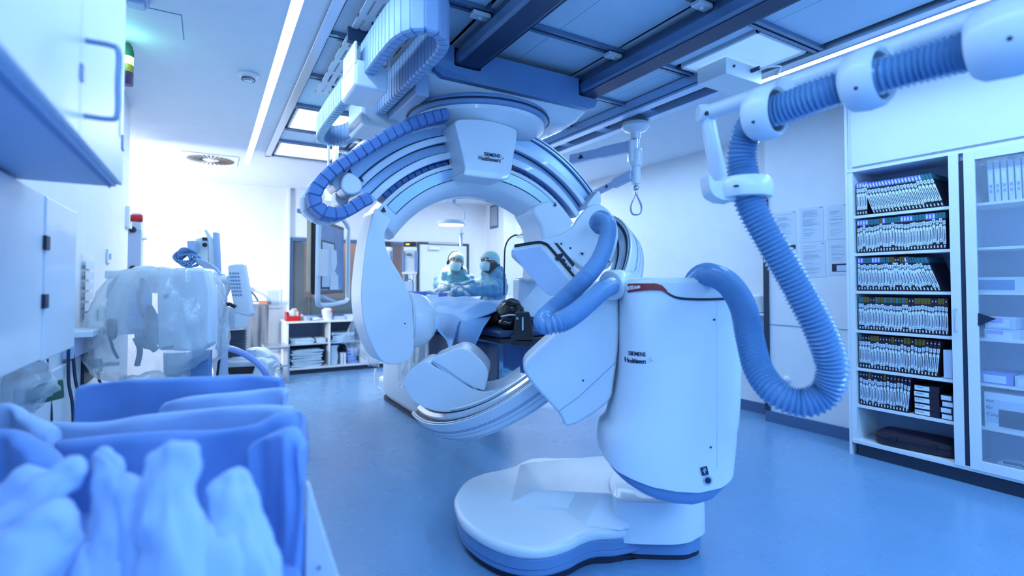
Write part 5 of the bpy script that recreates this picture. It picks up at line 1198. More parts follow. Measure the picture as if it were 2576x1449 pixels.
# clear plastic hanging below
t = curtain([(1.60, 4.05), (1.57, 4.25), (1.55, 4.5), (1.56, 4.75)], .45, 1.0, .03, 'plastic_sheet', 'plastic_film', lab='clear crumpled plastic sheet hanging from the table edge behind the drum', cat='plastic sheet', freq=4, solid=0)
def film2(s_, t_):
    T_ = W(896 + 60 * s_, 782 + 125 * s_, 4.9); B_ = W(858 + 95 * s_, 864 + 64 * s_ ** .8, 5.1)
    p = T_.lerp(B_, t_); k_ = .03 * math.sin(s_ * 15 + t_ * 6) + .018 * math.sin(s_ * 31 - t_ * 19)
    return p + FV * k_ + UV * k_ * .4
mb = MB(); mb.grid(film2, 40, 40); o = tag(mb.build('plastic_cover', 'plastic_film', angle=80), 'clear crumpled plastic cover spreading out left behind the white detector housing', 'plastic sheet')
def film3(s_, t_):
    p = W(1040 + 80 * s_, 850 + 12 * s_, 4.75).lerp(W(1000 + 70 * s_, 980 - 30 * s_, 4.75), t_); k_ = .03 * math.sin(s_ * 13 + t_ * 8) + .02 * math.sin(s_ * 29 - t_ * 13)
    return p + FV * k_
mb = MB(); mb.grid(film3, 40, 30); o = tag(mb.build('plastic_cover', 'plastic_film', angle=80), 'clear plastic hanging over the pale table pedestal below the drum', 'plastic sheet')
# trays and hands on the drape
zt = 1.245
def tray(c, sx, sy, h, m, nm, lab, cat):
    M = CF(c); mb = MB(); mb.loft([superring(0, 0, sx * .85, sy * .85, 6, 32, 0), superring(0, 0, sx, sy, 6, 32, h), superring(0, 0, sx * 1.06, sy * 1.06, 6, 32, h + .002), superring(0, 0, sx * .97, sy * .97, 6, 32, h), superring(0, 0, sx * .83, sy * .83, 6, 32, .006)], 0, M)
    o = mb.build(nm, m); tag(o, lab, cat)
c = W(1048, 747, 5.3); tray((c.x, c.y, 1.232), .10, .07, .045, 'box_lilac', 'instrument_tray', 'wide lilac blue tray on the drape beside the white drum', 'tray')
c = W(1114, 747, 4.9); tray((c.x, c.y, 1.232), .045, .035, .035, 'box_lilac', 'kidney_dish', 'small lilac blue dish on the drape in front of the gloved hands', 'dish')
c = W(1085, 742, 5.4); mb = MB()
o = tag(MB().tube(smooth_poly([W(1068, 740, 5.4), W(1078, 735, 5.4), W(1090, 738, 5.4), W(1100, 742, 5.4)], 5, False), .02, 10).build('rolled_cloth', 'towel'), 'bunched grey blue cloth on the drape between tray and dish', 'cloth')
# ------------------------------------------------------------------ surgeons
def head_parts(P, HM, skin, body, back=0):
    # HM: head frame, face toward -y
    cap_ = MB(); cap_.add(*ellip(HM, (0, .012, .028), (.088, .108, .098), zmin=-.12)); c_ = cap_.build('surgical_cap', 'cap', P); wrinkle(c_, .006, .03)
    m_ = MB(); rings = []
    for k in range(9):
        f = k / 8; z = .012 - .105 * f; w_ = .058 + .014 * math.sin(math.pi * f) - .012 * f; dp = .030 + .026 * math.sin(math.pi * min(1, f * 1.05)) ** .7
        rings.append([HM @ Vector((w_ * math.sin(a), -.062 - dp * math.cos(a) ** .8 + (1 - math.cos(a)) * .03, z)) for a in [(-1.45 + 2.9 * i / 16) for i in range(17)]])
    m_.loft(rings, closed=False, caps=False); mk = m_.build('face_mask', 'mask', P, angle=80, solid=.003)
    for s_ in (-1, 1):
        MB().tube([HM @ Vector((s_ * .062, -.07, .0)), HM @ Vector((s_ * .082, -.01, .008)), HM @ Vector((s_ * .080, .03, .01))], .002, 6).build('mask_string', 'mask', P)
        MB().ball((0, 0, 0), (.0135, .008, .008), 12, 8, M=HM @ Matrix.Translation((s_ * .031, -.085, .030))).build('eye', 'eye_white', P)
        MB().ball((0, 0, 0), (.0065, .004, .0065), 12, 8, M=HM @ Matrix.Translation((s_ * .031, -.0915, .030))).build('iris', 'hair', P)
        MB().tube([HM @ Vector((s_ * .015, -.097, .047)), HM @ Vector((s_ * .034, -.097, .053)), HM @ Vector((s_ * .050, -.086, .047))], .0028, 6).build('eyebrow', 'hair', P)
def ellip(M, c, r, zmin=None, n=26, m=16):
    vs = []; 
    for j in range(m + 1):
        for k in range(n):
            ph = math.pi * j / m; th = 2 * math.pi * k / n
            vs.append(M @ Vector((c[0] + r[0] * math.sin(ph) * math.cos(th), c[1] + r[1] * math.sin(ph) * math.sin(th), c[2] + r[2] * math.cos(ph))))
    fs = []
    for j in range(m):
        for k in range(n):
            z = c[2] + r[2] * math.cos(math.pi * (j + .5) / m)
            y = c[1] + r[1] * math.sin(math.pi * (j + .5) / m) * math.sin(2 * math.pi * (k + .5) / n)
            # the rim runs low at the nape and high on the brow
            if zmin is not None and z < .048 - (y + .09) * .30 - (.02 if y > .03 else 0): continue
            a = j * n + k; b = j * n + (k + 1) % n; fs.append((a, b, b + n, a + n))
    return vs, fs
def hand(mb, M, s_=1, curl=.5):
    # palm with four fingers and a thumb; fingers along -x... built along local +x
    mb.add(*box_pts((.0, -.038, -.013), (.085, .038, .013)), 0, M)
    for i, (y, l) in enumerate(((-.029, .068), (-.010, .078), (.010, .073), (.028, .058))):
        p0 = Vector((.078, y, 0)); p1 = p0 + Vector((l * .45 * math.cos(curl * .5), y * .08, -l * .45 * math.sin(curl * .5))); p2 = p1 + Vector((l * .32 * math.cos(curl * 1.2), 0, -l * .32 * math.sin(curl * 1.2))); p3 = p2 + Vector((l * .25 * math.cos(curl * 1.8), 0, -l * .25 * math.sin(curl * 1.8)))
        mb.tube([M @ p for p in (p0, p1, p2, p3)], [.0095, .009, .008, .006], 8)
    t0 = Vector((.02, s_ * -.034, -.004)); mb.tube([M @ t0, M @ (t0 + Vector((.03, s_ * -.026, -.008))), M @ (t0 + Vector((.06, s_ * -.032, -.014)))], [.013, .011, .008], 8)
def box_pts(a, b):
    vs = [(x, y, z) for z in (a[2], b[2]) for y in (a[1], b[1]) for x in (a[0], b[0])]
    return vs, [(0, 2, 3, 1), (4, 5, 7, 6), (0, 1, 5, 4), (2, 6, 7, 3), (0, 4, 6, 2), (1, 3, 7, 5)]
def surgeon(base, lab, skin, gown, face_yaw, face_roll, body_yaw, sh, hands_, headpos, extra):
    M = CF(base, body_yaw)            # body frame, chest toward -y
    HMx = CF(headpos, face_yaw) @ Matrix.Rotation(face_roll, 4, 'Y')
    mb = MB()
    mb.ball((0, 0, 0), (.076, .095, .112), 24, 16, M=HMx @ Matrix.Translation((0, .0, .01)))
    mb.ball((0, 0, 0), (.058, .068, .062), 20, 12, M=HMx @ Matrix.Translation((0, -.022, -.058)))
    mb.tube([HMx @ Vector((0, -.098, .035)), HMx @ Vector((0, -.112, .008))], [.008, .013], 8)
    for s_ in (-1, 1): mb.ball((0, 0, 0), (.010, .020, .030), 10, 8, M=HMx @ Matrix.Translation((s_ * .080, .008, .0)))
    nk = M @ Vector((0, .02, sh + .02)); mb.tube([HMx @ Vector((0, .02, -.06)), nk], [.052, .062], 14)
    tor = [(0, .01, sh), (0, .01, sh - .12), (0, 0, sh - .32), (0, 0, sh - .5)]
    for (x, y, z), (rx, ry) in zip(tor, ((.12, .06), (.14, .08), (.11, .07), (.12, .08))): mb.ball((0, 0, 0), (rx, ry, .12), 18, 10, M=M @ Matrix.Translation((x, y, z)))
    for s_ in (-1, 1): mb.tube([M @ Vector((s_ * .09, 0, sh - .5)), M @ Vector((s_ * .10, -.01, .48)), M @ Vector((s_ * .10, .02, .10))], [.085, .06, .042], 12); mb.bx(s_ * .10 - .045, s_ * .10 + .045, -.17, .07, 0, .08, M)
    g = MB()
    for (x, y, z), (rx, ry) in zip(tor, ((.175, .128), (.205, .155), (.195, .15), (.21, .16))): g.ball((0, 0, 0), (rx, ry, .15), 20, 12, M=M @ Matrix.Translation((x, y, z - .0)))
    g.tube([M @ Vector((0, 0, sh - .4)), M @ Vector((0, 0, .35))], [.19, .24], 24)
    for s_, path in hands_.items():
        P_ = [M @ Vector((s_ * .165, .005, sh - .015))] + [Vector(p) for p in path]
        mb.tube(P_, [.038, .032, .026][:len(P_)] if len(P_) == 3 else [.038, .034, .030, .026], 10)
        g.tube(P_[:-1] + [P_[-1].lerp(P_[-2], .12)], [.078, .070, .050] if len(P_) == 3 else [.078, .07, .062, .05], 14)
    body = mb.build('person', skin); remesh(body, .010, 4)
    tag(body, lab, 'person')
    gw = g.build('surgical_gown', gown, body); remesh(gw, .014, 5, .5); wrinkle(gw, .055, .07)
    for s_, path in hands_.items():
        a, b = Vector(path[-2]), Vector(path[-1]); x = (b - a).normalized(); HMh = frame(b - x * .015, x, z=UV)
        h_ = MB(); hand(h_, HMh, s_, .6); h_.tube([b - x * .20, b - x * .1, b], [.062, .056, .038], 14); ho = h_.build('gloved_hand', 'glove', body); remesh(ho, .005, 2)
    col = MB(); col.tube(smooth_poly([M @ Vector((.075 * math.cos(a), .02 + .07 * math.sin(a), sh + .075)) for a in [2 * math.pi * i / 12 for i in range(12)]], 3), .024, 10, closed=True)
    col.build('collar', extra.get('collar', gown), body)
    head_parts(body, HMx, skin, body)
    return body, M, HMx
hp1 = W(1147, 661, 5.85)
h1a, h1b = W(1118, 742, 5.55), W(1130, 740, 5.5)
s1, M1, H1 = surgeon((2.46, 5.45, 0), 'person at the left in teal gown, cap, mask and headset, looking toward the camera', 'skin_light', 'gown_teal', math.radians(4), math.radians(10), math.radians(-6), 1.43,
                     {-1: [W(1104, 722, 5.85), W(1124, 733, 5.55)], 1: [W(1186, 732, 5.8), W(1150, 735, 5.6)]}, hp1, {'collar': 'drape_dark'})
MB().tube(smooth_poly([H1 @ Vector((-.088, .0, -.005)), H1 @ Vector((-.095, 0, .05)), H1 @ Vector((-.06, 0, .115)), H1 @ Vector((0, 0, .135))], 5, False), .006, 8).build('headset_band', 'black', s1)
MB().ball((0, 0, 0), (.014, .026, .030), 14, 10, M=H1 @ Matrix.Translation((-.092, .0, -.01))).build('headset_pad', 'black', s1)
MB().tube(smooth_poly([H1 @ Vector((.07, .05, -.02)), H1 @ Vector((.078, .03, -.06)), H1 @ Vector((.06, .04, -.09))], 4, False), .014, 8).build('hair', 'hair', s1)
hp2_ = W(1232, 660, 5.55)
s2, M2, H2 = surgeon((2.70, 4.97, 0), 'person at the right in blue gown, cap, mask and white glasses, leaning toward the table', 'skin_dark', 'gown_blue', math.radians(-52), math.radians(3), math.radians(-62), 1.43,
                     {-1: [W(1240, 728, 5.35), W(1180, 731, 5.3), W(1135, 735, 5.3)], 1: [W(1200, 716, 5.75), W(1150, 726, 5.6), W(1112, 728, 5.5)]}, hp2_, {'collar': 'gown_blue'})
for s_ in (-1, 1):
    MB().tube(smooth_poly([H2 @ Vector((s_ * (.032 + .026 * math.cos(a)), -.103 + abs(s_ * (.032 + .026 * math.cos(a))) * .25, .028 + .018 * math.sin(a))) for a in [2 * math.pi * i / 10 for i in range(10)]], 3), .0028, 6, closed=True).build('glasses_rim', 'white_plastic', s2)
    MB().tube([H2 @ Vector((s_ * .058, -.090, .03)), H2 @ Vector((s_ * .084, -.02, .028)), H2 @ Vector((s_ * .082, .03, .015))], .0032, 6).build('glasses_arm', 'white_plastic', s2)
MB().tube([H2 @ Vector((-.006, -.10, .03)), H2 @ Vector((.006, -.10, .03))], .003, 6).build('glasses_bridge', 'white_plastic', s2)
MB().tube(smooth_poly([H2 @ Vector((-.09, -.0, .05)), H2 @ Vector((-.095, .02, .10)), H2 @ Vector((-.098, .03, .04))], 4, False), .006, 8).build('cap_clip', 'black', s2)
mb = MB(); mb.tube(smooth_poly([H2 @ Vector((-.05, .10, .02)), H2 @ Vector((-.03, .14, .04)), H2 @ Vector((-.05, .15, .01)), H2 @ Vector((-.04, .11, .0))], 4, False), .004, 6); mb.build('cap_tie', 'black', s2)
MB().tube(smooth_poly([H2 @ Vector((-.05, .08, -.02)), H2 @ Vector((.0, .10, -.03)), H2 @ Vector((.05, .08, -.02))], 4, False), .02, 8).build('hair', 'hair', s2)
# ================================================================== LEFT SIDE
# overhead cabinet near the camera
oc = thing('overhead_cabinet', 'white overhead cabinet at the upper left with steel bar handle, near the camera', 'cabinet', (-.42, 1.2, 1.645))
MB().bx(-.61, -.252, .15, 1.93, 1.66, 2.9).build('body', 'cabinet', oc, bevel=.002)
MB().bx(-.61, -.245, .15, 1.93, 1.645, 1.66).build('bottom_panel', 'shell_dim', oc, bevel=.002)
mb = MB(); mb.bx(-.262, -.256, .15, 1.925, 1.640, 1.645); mb.build('bottom_seam', 'shell_dark', oc)
d_a = MB().bx(-.25, -.23, 1.335, 1.935, 1.652, 2.89).build('door', 'cabinet', oc, bevel=.003)
d_b = MB().bx(-.25, -.23, .15, 1.330, 1.652, 2.89).build('door', 'cabinet', oc, bevel=.003)
def dhandle(par, y, za, zb, x0=-.23, pr=.055):
    mb = MB(); mb.tube(smooth_poly([(x0, y, zb), (x0 + pr * .75, y, zb), (x0 + pr, y, zb - .012), (x0 + pr, y, (za + zb) / 2), (x0 + pr, y, za + .012), (x0 + pr * .75, y, za), (x0, y, za)], 6, False), .0055, 12); return mb.build('handle', 'rail_metal', par)
dhandle(d_a, 1.375, 1.705, 1.865)
MB().bx(-.23, -.226, 1.325, 1.345, 1.765, 1.80).build('lock_plate', 'shell_dark', d_a, bevel=.002)
MB().bx(-.23, -.226, 1.90, 1.93, 1.755, 1.80).build('hinge', 'shell_dark', d_a, bevel=.002)
MB().bx(-.2305, -.2295, 1.83, 1.88, 1.78, 1.84).build('sticker', 'paper', d_a)
# tall wall unit hanging under it
wu = thing('wall_unit', 'white wall-hung unit with dark hinges below the overhead cabinet', 'cabinet', (-.53, 1.9, 1.11))
MB().bx(-.61, -.465, .8, 2.60, 1.12, 1.635).build('body', 'cabinet', wu, bevel=.004)
da = MB().bx(-.465, -.45, .8, 2.135, 1.115, 1.635).build('door', 'cabinet', wu, bevel=.003)
db = MB().bx(-.465, -.448, 2.15, 2.59, 1.105, 1.635).build('door', 'shell', wu, bevel=.008)
MB().bx(-.46, -.454, 2.135, 2.15, 1.12, 1.63).build('door_gap', 'shell_dark', wu)
for z in (1.46, 1.275): MB().bx(-.452, -.440, 2.125, 2.17, z, z + .045).build('hinge', 'ink', wu, bevel=.002)
for k, (u0, v0_, u1, v1_, dd) in enumerate(((118, 892, 128, 1045, 2.3), (172, 878, 184, 1045, 2.5), (183, 880, 208, 1040, 2.55), (244, 905, 262, 1000, 3.0))):
    pa, pb = W(u0, v0_, dd), W(u1, v1_, dd); pm = (pa + pb) / 2 + RV * -.01
    tag(MB().tube(smooth_poly([pa, pm, pb, pb - UV * .4], 8, False), .007, 8).build('power_cable', 'ink'), ('black cable hanging at the left, below the dark hinges', 'black cable hanging straight below the right edge of the wall unit', 'black cable slanting away beside the straight one under the wall unit', 'black cable hanging below the round plug on the wall')[k], 'cable')
# fittings on the left wall
t = thing('light_switch', 'small white switch on the left wall under the red button', 'switch', (-.6, 4.56, 1.5))
MB().bx(-.62, -.605, 4.50, 4.62, 1.50, 1.60).build('plate', 'white_plastic', t, bevel=.004); MB().bx(-.605, -.597, 4.54, 4.58, 1.53, 1.57).build('rocker', 'shell_dim', t, bevel=.002)
t = thing('paper_rack', 'tall clear wall rack with paper slips above the wall ledge', 'rack', (-.6, 3.85, 1.12))
MB().bx(-.615, -.605, 3.68, 4.0, 1.13, 1.52).build('back_plate', 'acrylic', t)
for i in range(6): MB().bx(-.603, -.60, 3.72, 3.96, 1.14 + i * .06, 1.185 + i * .06).build('slip', 'paper', t)
led = thing('wall_ledge', 'white ledge with trunking along the left wall', 'ledge', (-.57, 4.4, 1.05))
MB().bx(-.62, -.50, 3.3, 5.5, 1.085, 1.115).build('ledge_board', 'cabinet', led, bevel=.004)
MB().bx(-.62, -.57, 3.3, 5.5, .98, 1.085).build('trunking', 'shell_dim', led, bevel=.004)
t = thing('power_strip', 'white multi-socket box with dark front on the wall ledge', 'power strip', (-.55, 4.35, 1.116)); MB().bx(-.61, -.52, 4.2, 4.5, 1.117, 1.21).build('housing', 'white_plastic', t, bevel=.006); MB().bx(-.521, -.515, 4.22, 4.48, 1.125, 1.185).build('front', 'ink', t)
for i in range(4): MB().bx(-.53, -.505, 4.24 + i * .065, 4.275 + i * .065, 1.19, 1.215).build('socket', 'white_plastic', t, bevel=.002)
t = thing('wall_socket', 'dark socket plate with large round plug on the left wall', 'socket', (-.6, 3.6, .85))
MB().bx(-.60, -.585, 3.64, 3.93, .79, 1.03).build('plate', 'ink', t, bevel=.004); MB().cyl((-.585, 3.80, .88), (-.53, 3.80, .88), .038, 20).build('plug', 'seam', t); MB().tube([(-.53, 3.80, .88), (-.50, 3.83, .88), (-.47, 3.9, .87)], .012, 8).build('cord', 'seam', t)
MB().cyl((-.585, 3.78, .99), (-.58, 3.78, .99), .012, 10).build('switch_knob', 'seam', t)
struct(MB().bx(-.62, -.60, 2.6, 5.55, .0, .96).build('trim_9', 'cabinet', bevel=.004))
t = thing('emergency_button', 'dark red push button on a white plate at the end of the left wall', 'button', (-.6, 5.45, 1.9))
MB().bx(-.625, -.59, 5.4, 5.58, 1.84, 2.02).build('plate', 'white_plastic', t, bevel=.004)
q = W(322, 544, 4.6); MB().lathe([(.030, 0), (.032, .02), (.034, .075), (.028, .085), (.001, .086)], frame((-.592, 5.5, 1.93), (0, 1, 0), z=(1, 0, 0)), 20).build('push_knob', 'red', t)
t = thing('steel_cabinet', 'tall narrow brushed steel box with black knobs behind the end of the left wall', 'steel box', (-.45, 6.6, 1.4))
a0, a1 = WY(322, 680, 6.55), WY(356, 568, 6.55); x0 = a0.x - .3; 
MB().bx(x0, a1.x, 6.56, 6.8, 1.42, 1.92).build('housing', 'shell_dim', t, bevel=.003)
MB().bx(x0, a1.x - .005, 6.57, 6.79, 1.922, WY(350, 536, 6.56).z).build('top_section', 'box_white', t, bevel=.003)
for v_ in (578, 676): q = WY(334, v_, 6.555); MB().lathe([(.03, 0), (.034, .02), (.026, .04), (.001, .042)], frame(q, (1, 0, 0), z=(0, -1, 0)), 10).build('knob', 'black', t)
MB().cyl((a1.x, 6.65, 1.84), (a1.x + .04, 6.65, 1.84), .018, 12).build('side_valve', 'shell', t)
MB().bx(x0 + .1, x0 + .15, 6.65, 6.7, 0, 1.42).build('stand', 'steel', t)
# far wall: notice, hanging apron
t = thing('notice', 'printed notice on the far wall above the hanging grey apron', 'notice', (.9, 8.98, 1.0)); a, b = WY(669, 776, 8.985), WY(707, 728, 8.985)
MB().bx(a.x, b.x, 8.985, 8.995, a.z, b.z).build('sheet', 'paper', t)
mb = MB(); z = b.z - .04
while z > a.z + .04: mb.bx(a.x + .02, b.x - .03, 8.984, 8.985, z, z + .006); z -= .018
mb.build('printed_lines', 'ink_line', t)['kind'] = 'stuff'
t = thing('hanging_apron', 'grey protective apron on a black clip hanger at the far wall', 'apron', W(645, 880, 7.9))
a = [W(u, v, 7.9) for u, v in ((630, 758), (679, 758), (680, 766), (630, 766))]
MB().prism(a, FV * .03).build('hanger', 'ink', t, bevel=.004)
MB().prism([W(u, v, 7.895) for u, v in ((634, 760), (651, 760), (651, 764), (634, 764))], FV * .004).build('tag_white', 'paper', t)
MB().prism([W(u, v, 7.895) for u, v in ((652, 760), (672, 760), (672, 764), (652, 764))], FV * .004).build('tag_orange', 'orange', t)
MB().tube([W(628, 732, 7.95), W(640, 742, 7.93), W(649, 757, 7.92)], .012, 8).build('strap', 'ink', t)
MB().lathe([(.05, 0), (.045, .03), (.001, .035)], frame(W(624, 730, 7.98), RV, z=-FV), 18).build('hook', 'white_plastic', t)
def ap(s_, t_): return W(608 + 68 * s_ + 6 * (1 - s_) * t_ - 4 * t_ * s_, 767 + 115 * t_, 7.92 + .03 * math.sin(s_ * 7 + t_ * 3) + .015 * math.sin(s_ * 19))
mb = MB(); mb.grid(ap, 24, 16); mb.build('apron_cloth', 'grey_apron', t, angle=80, solid=.006)
# ------------------------------------------------------------------ scanner under a clear plastic cover
sc_ = thing('covered_scanner', 'pale medical scanner on a column wrapped in a crumpled clear plastic cover', 'medical scanner', W(420, 716 + 600, 2.9) * 1)
sc_.location = (-.24, 3.5, 0)
def silb(pts, d, dep, name, m, par, bevel=.02, n=4, seg=4):
    P = [W(q.x, q.y, d) for q in smooth_poly([(a, b, 0) for a, b in pts], n)] if n > 1 else [W(a, b, d) for a, b in pts]
    return MB().prism(P, FV * dep).build(name, m, par, bevel=bevel, seg=seg)
silb([(396, 676), (515, 676), (530, 730), (528, 868), (500, 884), (394, 882), (392, 740)], 2.82, .08, 'scanner_head', 'shell', sc_, .02, 1)
q = W(417, 745, 2.815); MB().lathe([(.012, 0), (.012, .004)], frame(q, RV, z=-FV), 14).build('screw', 'ink', sc_); q = W(418, 876, 2.815)
MB().tube([W(410, 876, 2.81), W(435, 873, 2.81)], .007, 8).build('handle_slot', 'ink', sc_)
MB().tube(smooth_poly([W(398, 706, 2.95), W(360, 700, 2.95), W(330, 722, 2.95), W(308, 770, 2.93), W(300, 840, 2.92)], 6, False), [.075] * 25, 20).build('curved_arm', 'shell', sc_)
MB().cyl(W(352, 700, 2.96), W(350, 830, 2.96), .06, 20).build('inner_column', 'tube_violet', sc_)
MB().cyl(W(455, 884, 2.98), W(458, 1090, 2.98), .085, 24).build('column', 'shell', sc_)
MB().bx(-.30, .25, -.3, .3, .0, .12, CF((-.15, 3.5, 0))).build('base', 'shell', sc_, bevel=.03)
MB().bx(.0, .10, -.02, .02, .5, .98, CF(W(478, 1316, 2.9) * 1 - UV * W(478, 1316, 2.9).z)).build('metal_post', 'shell_dark', sc_, bevel=.003)
for pts, r in (([(372, 770), (385, 800), (366, 850), (392, 880)], .02), ([(340, 850), (352, 880), (345, 920)], .014), ([(360, 700), (350, 760), (378, 820)], .012)):
    MB().tube(smooth_poly([W(u, v, 2.84) for u, v in pts], 6, False), r, 10).build('cable', 'ink', sc_)
MB().ball(W(375, 830, 2.9), (.07, .05, .11), 16, 10).build('dark_grip', 'shell_dark', sc_)
silb([(265, 808), (280, 803), (286, 812), (286, 840), (280, 855), (270, 850)], 2.74, .03, 'probe', 'ink', sc_, .006)
MB().tube([W(277, 852, 2.75), W(285, 880, 2.75), W(297, 902, 2.76)], .007, 8).build('probe_cable', 'ink', sc_)
MB().bx(-.11, .09, -.02, .03, -.02, .03, CF(W(315, 693, 3.0))).build('handle_bar', 'white_plastic', sc_, bevel=.01)
MB().tube(smooth_poly([W(300, 700, 3.0), W(280, 720, 3.0), W(276, 745, 3.0), W(284, 760, 3.0)], 6, False), .016, 8).build('cable_loop', 'shell_dark', sc_)
rows_p = [(674, 352, 520, .16), (684, 325, 530, .19), (710, 298, 542, .21), (760, 272, 549, .23), (810, 256, 553, .24), (860, 246, 557, .24), (893, 240, 553, .23), (915, 248, 520, .22), (935, 262, 470, .2), (955, 300, 450, .16)]
rings = []; rr = random.Random(5)
for j, (v, a, b, dp) in enumerate(rows_p):
    ring = []
    for k in range(72):
        th = 2 * math.pi * k / 72; wob = 1 + .035 * math.sin(th * 5 + j * .8) + .022 * math.sin(th * 11 - j * 1.3) + .012 * math.sin(th * 23 + j * 2.1)
        c_ = W((a + b) / 2, v, 2.95); hw = (b - a) / 2 / FPX * 2.95
        ring.append(c_ + RV * hw * wob * math.copysign(abs(math.cos(th)) ** .7, math.cos(th)) + FV * dp * wob * math.copysign(abs(math.sin(th)) ** .7, math.sin(th)) + UV * .006 * math.sin(th * 7 + j))
    rings.append(ring)
mb = MB(); mb.loft(rings); o = mb.build('plastic_cover', 'plastic_film', sc_, angle=80, sub=1); wrinkle(o, .05, .07)
# bulky clear bags at the lower left
for (u0, v0_, ru, rv, dd, lab) in ((40, 975, 75, 70, 1.9, 'clear crumpled plastic bag at the lower left edge below the wall unit'), (360, 985, 80, 45, 2.75, 'clear crumpled plastic hanging below the scanner cover')):
    c_ = W(u0, v0_, dd); mb = MB(); mb.ball((0, 0, 0), (ru / FPX * dd, .12, rv / FPX * dd), 40, 26, M=CF(c_)); o = mb.build('plastic_bag', 'plastic_film', angle=80); wrinkle(o, .09, .06); tag(o, lab, 'plastic bag')
o = silb([(20, 1010), (60, 990), (103, 968), (108, 1015), (60, 1018)], 1.95, .1, 'green_pouch', 'green_dark', None, .01, 1) if False else MB().prism([W(u, v, 1.98) for u, v in ((25, 1012), (60, 985), (105, 963), (109, 1016))], FV * .1).build('green_pouch', 'green_dark', bevel=.01)
tag(o, 'dark green pouch behind the clear plastic bag at the left edge', 'pouch')
# ------------------------------------------------------------------ anaesthesia workstation
an = thing('anaesthesia_machine', 'anaesthesia workstation with two side-turned monitors, bellows and cable bundle', 'medical machine', (.18, 4.4, 0))
def M_(u, v, d, yaw=0): return CF(W(u, v, d), yaw)
silb([(512, 577), (519, 577), (534, 600), (546, 640), (549, 690), (546, 704), (527, 700), (524, 640), (522, 606)], 3.9, .05, 'upper_monitor', 'shell', an, .01, 1)
silb([(534, 584), (546, 584), (549, 640), (551, 690), (550, 703), (541, 700), (538, 640)], 3.88, .04, 'monitor_screen_side', 'shell_dim', an, .008, 1)
silb([(490, 602), (509, 596), (524, 598), (526, 645), (524, 672), (500, 668), (489, 640)], 3.92, .05, 'monitor_module', 'white_plastic', an, .008, 1)
MB().bx(-.025, .02, -.004, 0, -.01, .015, M_(518, 602, 3.915)).build('vent_grille', 'ink', an)
q = W(516, 616, 3.915); MB().lathe([(.016, 0), (.016, .012), (.01, .014)], frame(q, RV, z=-FV), 16).build('dial', 'ink', an)
silb([(470, 606), (490, 605), (490, 636), (472, 638)], 3.86, .05, 'remote_module', 'shell_dim', an, .004, 1)
rr = random.Random(11)
mb = MB()
for k in range(9):
    a_ = rr.uniform(0, 6.28); c_ = W(470 + rr.uniform(-8, 8), 648 + rr.uniform(-8, 8), 3.7); rx, rz = rr.uniform(.05, .075), rr.uniform(.03, .055)
    MB_ = smooth_poly([c_ + RV * rx * math.cos(t_) + UV * rz * math.sin(t_) + FV * .02 * math.sin(t_ * 2 + k) for t_ in [2 * math.pi * i / 8 for i in range(8)]], 4); mb.tube(MB_, .0085, 6, closed=True)
mb.build('cable_bundle', 'shell_dark', an)['kind'] = 'stuff'
mb = MB()
for k in range(9):
    mb.tube(smooth_poly([W(482 + k * 2, 650 + k * 1.5, 3.7), W(510 + k * 2, 655 + k * 3.2, 3.66), W(540 + k, 672 + k * 3.4, 3.6), W(556 + k, 690 + k * 1.5, 3.6)], 5, False), .007, 6)
mb.build('cable_strands', 'shell_dim', an)['kind'] = 'stuff'
silb([(572, 668), (590, 664), (612, 664), (634, 790), (628, 797), (590, 788), (585, 760), (573, 700)], 3.55, .05, 'lower_monitor', 'shell', an, .012, 1)
mb = MB()
for r_ in range(7):
    for c2_ in range(4):
        p = W(577 + c2_ * 6.5 + r_ * 1.2, 690 + r_ * 9, 3.545); mb.prism([p, p + RV * .010, p + RV * .012 + UV * .012, p + RV * .002 + UV * .012], -FV * .002)
mb.build('vent_slots', 'shell_dark', an)['kind'] = 'stuff'
mb = MB(); mb.cyl(W(548, 690, 3.6), W(548, 716, 3.6), .045, 20); mb.build('clamp', 'shell_dim', an)
MB().tube([W(548, 705, 3.6), W(562, 703, 3.58), W(578, 704, 3.56)], .03, 10).build('arm_joint', 'shell', an)
MB().tube(smooth_poly([W(578, 712, 3.58), W(568, 735, 3.6), W(560, 750, 3.6)], 5, False), .022, 8).build('support_arm', 'shell', an)
MB().tube([W(558, 768, 3.5), W(578, 765, 3.5), W(592, 772, 3.5)], .013, 8).build('handle', 'black', an)
silb([(545, 700), (558, 700), (560, 960), (545, 960)], 3.75, .08, 'pole', 'shell_dim', an, .008, 1)
silb([(556, 771), (592, 771), (592, 828), (556, 828)], 3.85, .2, 'gas_module', 'shell', an, .01, 1)
MB().lathe([(.13, 0), (.14, .01), (.14, .02)], M_(583, 905, 4.1)).build('bellows_base', 'white_plastic', an)
mb = MB(); pr = []
for k in range(11): pr += [(.095, .022 + k * .021), (.108, .032 + k * .021)]
mb.lathe(pr, M_(583, 905, 4.1), 28); mb.build('bellows', 'black', an, angle=20)
MB().lathe([(.128, .02), (.128, .27), (.10, .285), (.02, .29)], M_(583, 905, 4.1), 28).build('bellows_glass', 'acrylic', an)
silb([(525, 905), (545, 897), (660, 900), (675, 915), (668, 935), (650, 1005), (540, 1005), (533, 930)], 4.0, .2, 'trolley_body', 'shell', an, .02, 1)
silb([(571, 925), (640, 922), (634, 940), (575, 942)], 3.99, .02, 'drawer_recess', 'black', an, .004, 1)
silb([(616, 880), (650, 878), (668, 890), (672, 905), (655, 918), (618, 915)], 4.05, .12, 'absorber', 'white_plastic', an, .02)
MB().lathe([(.035, 0), (.03, .04), (.02, .045)], M_(633, 893, 4.0)).build('absorber_knob', 'shell_dim', an)
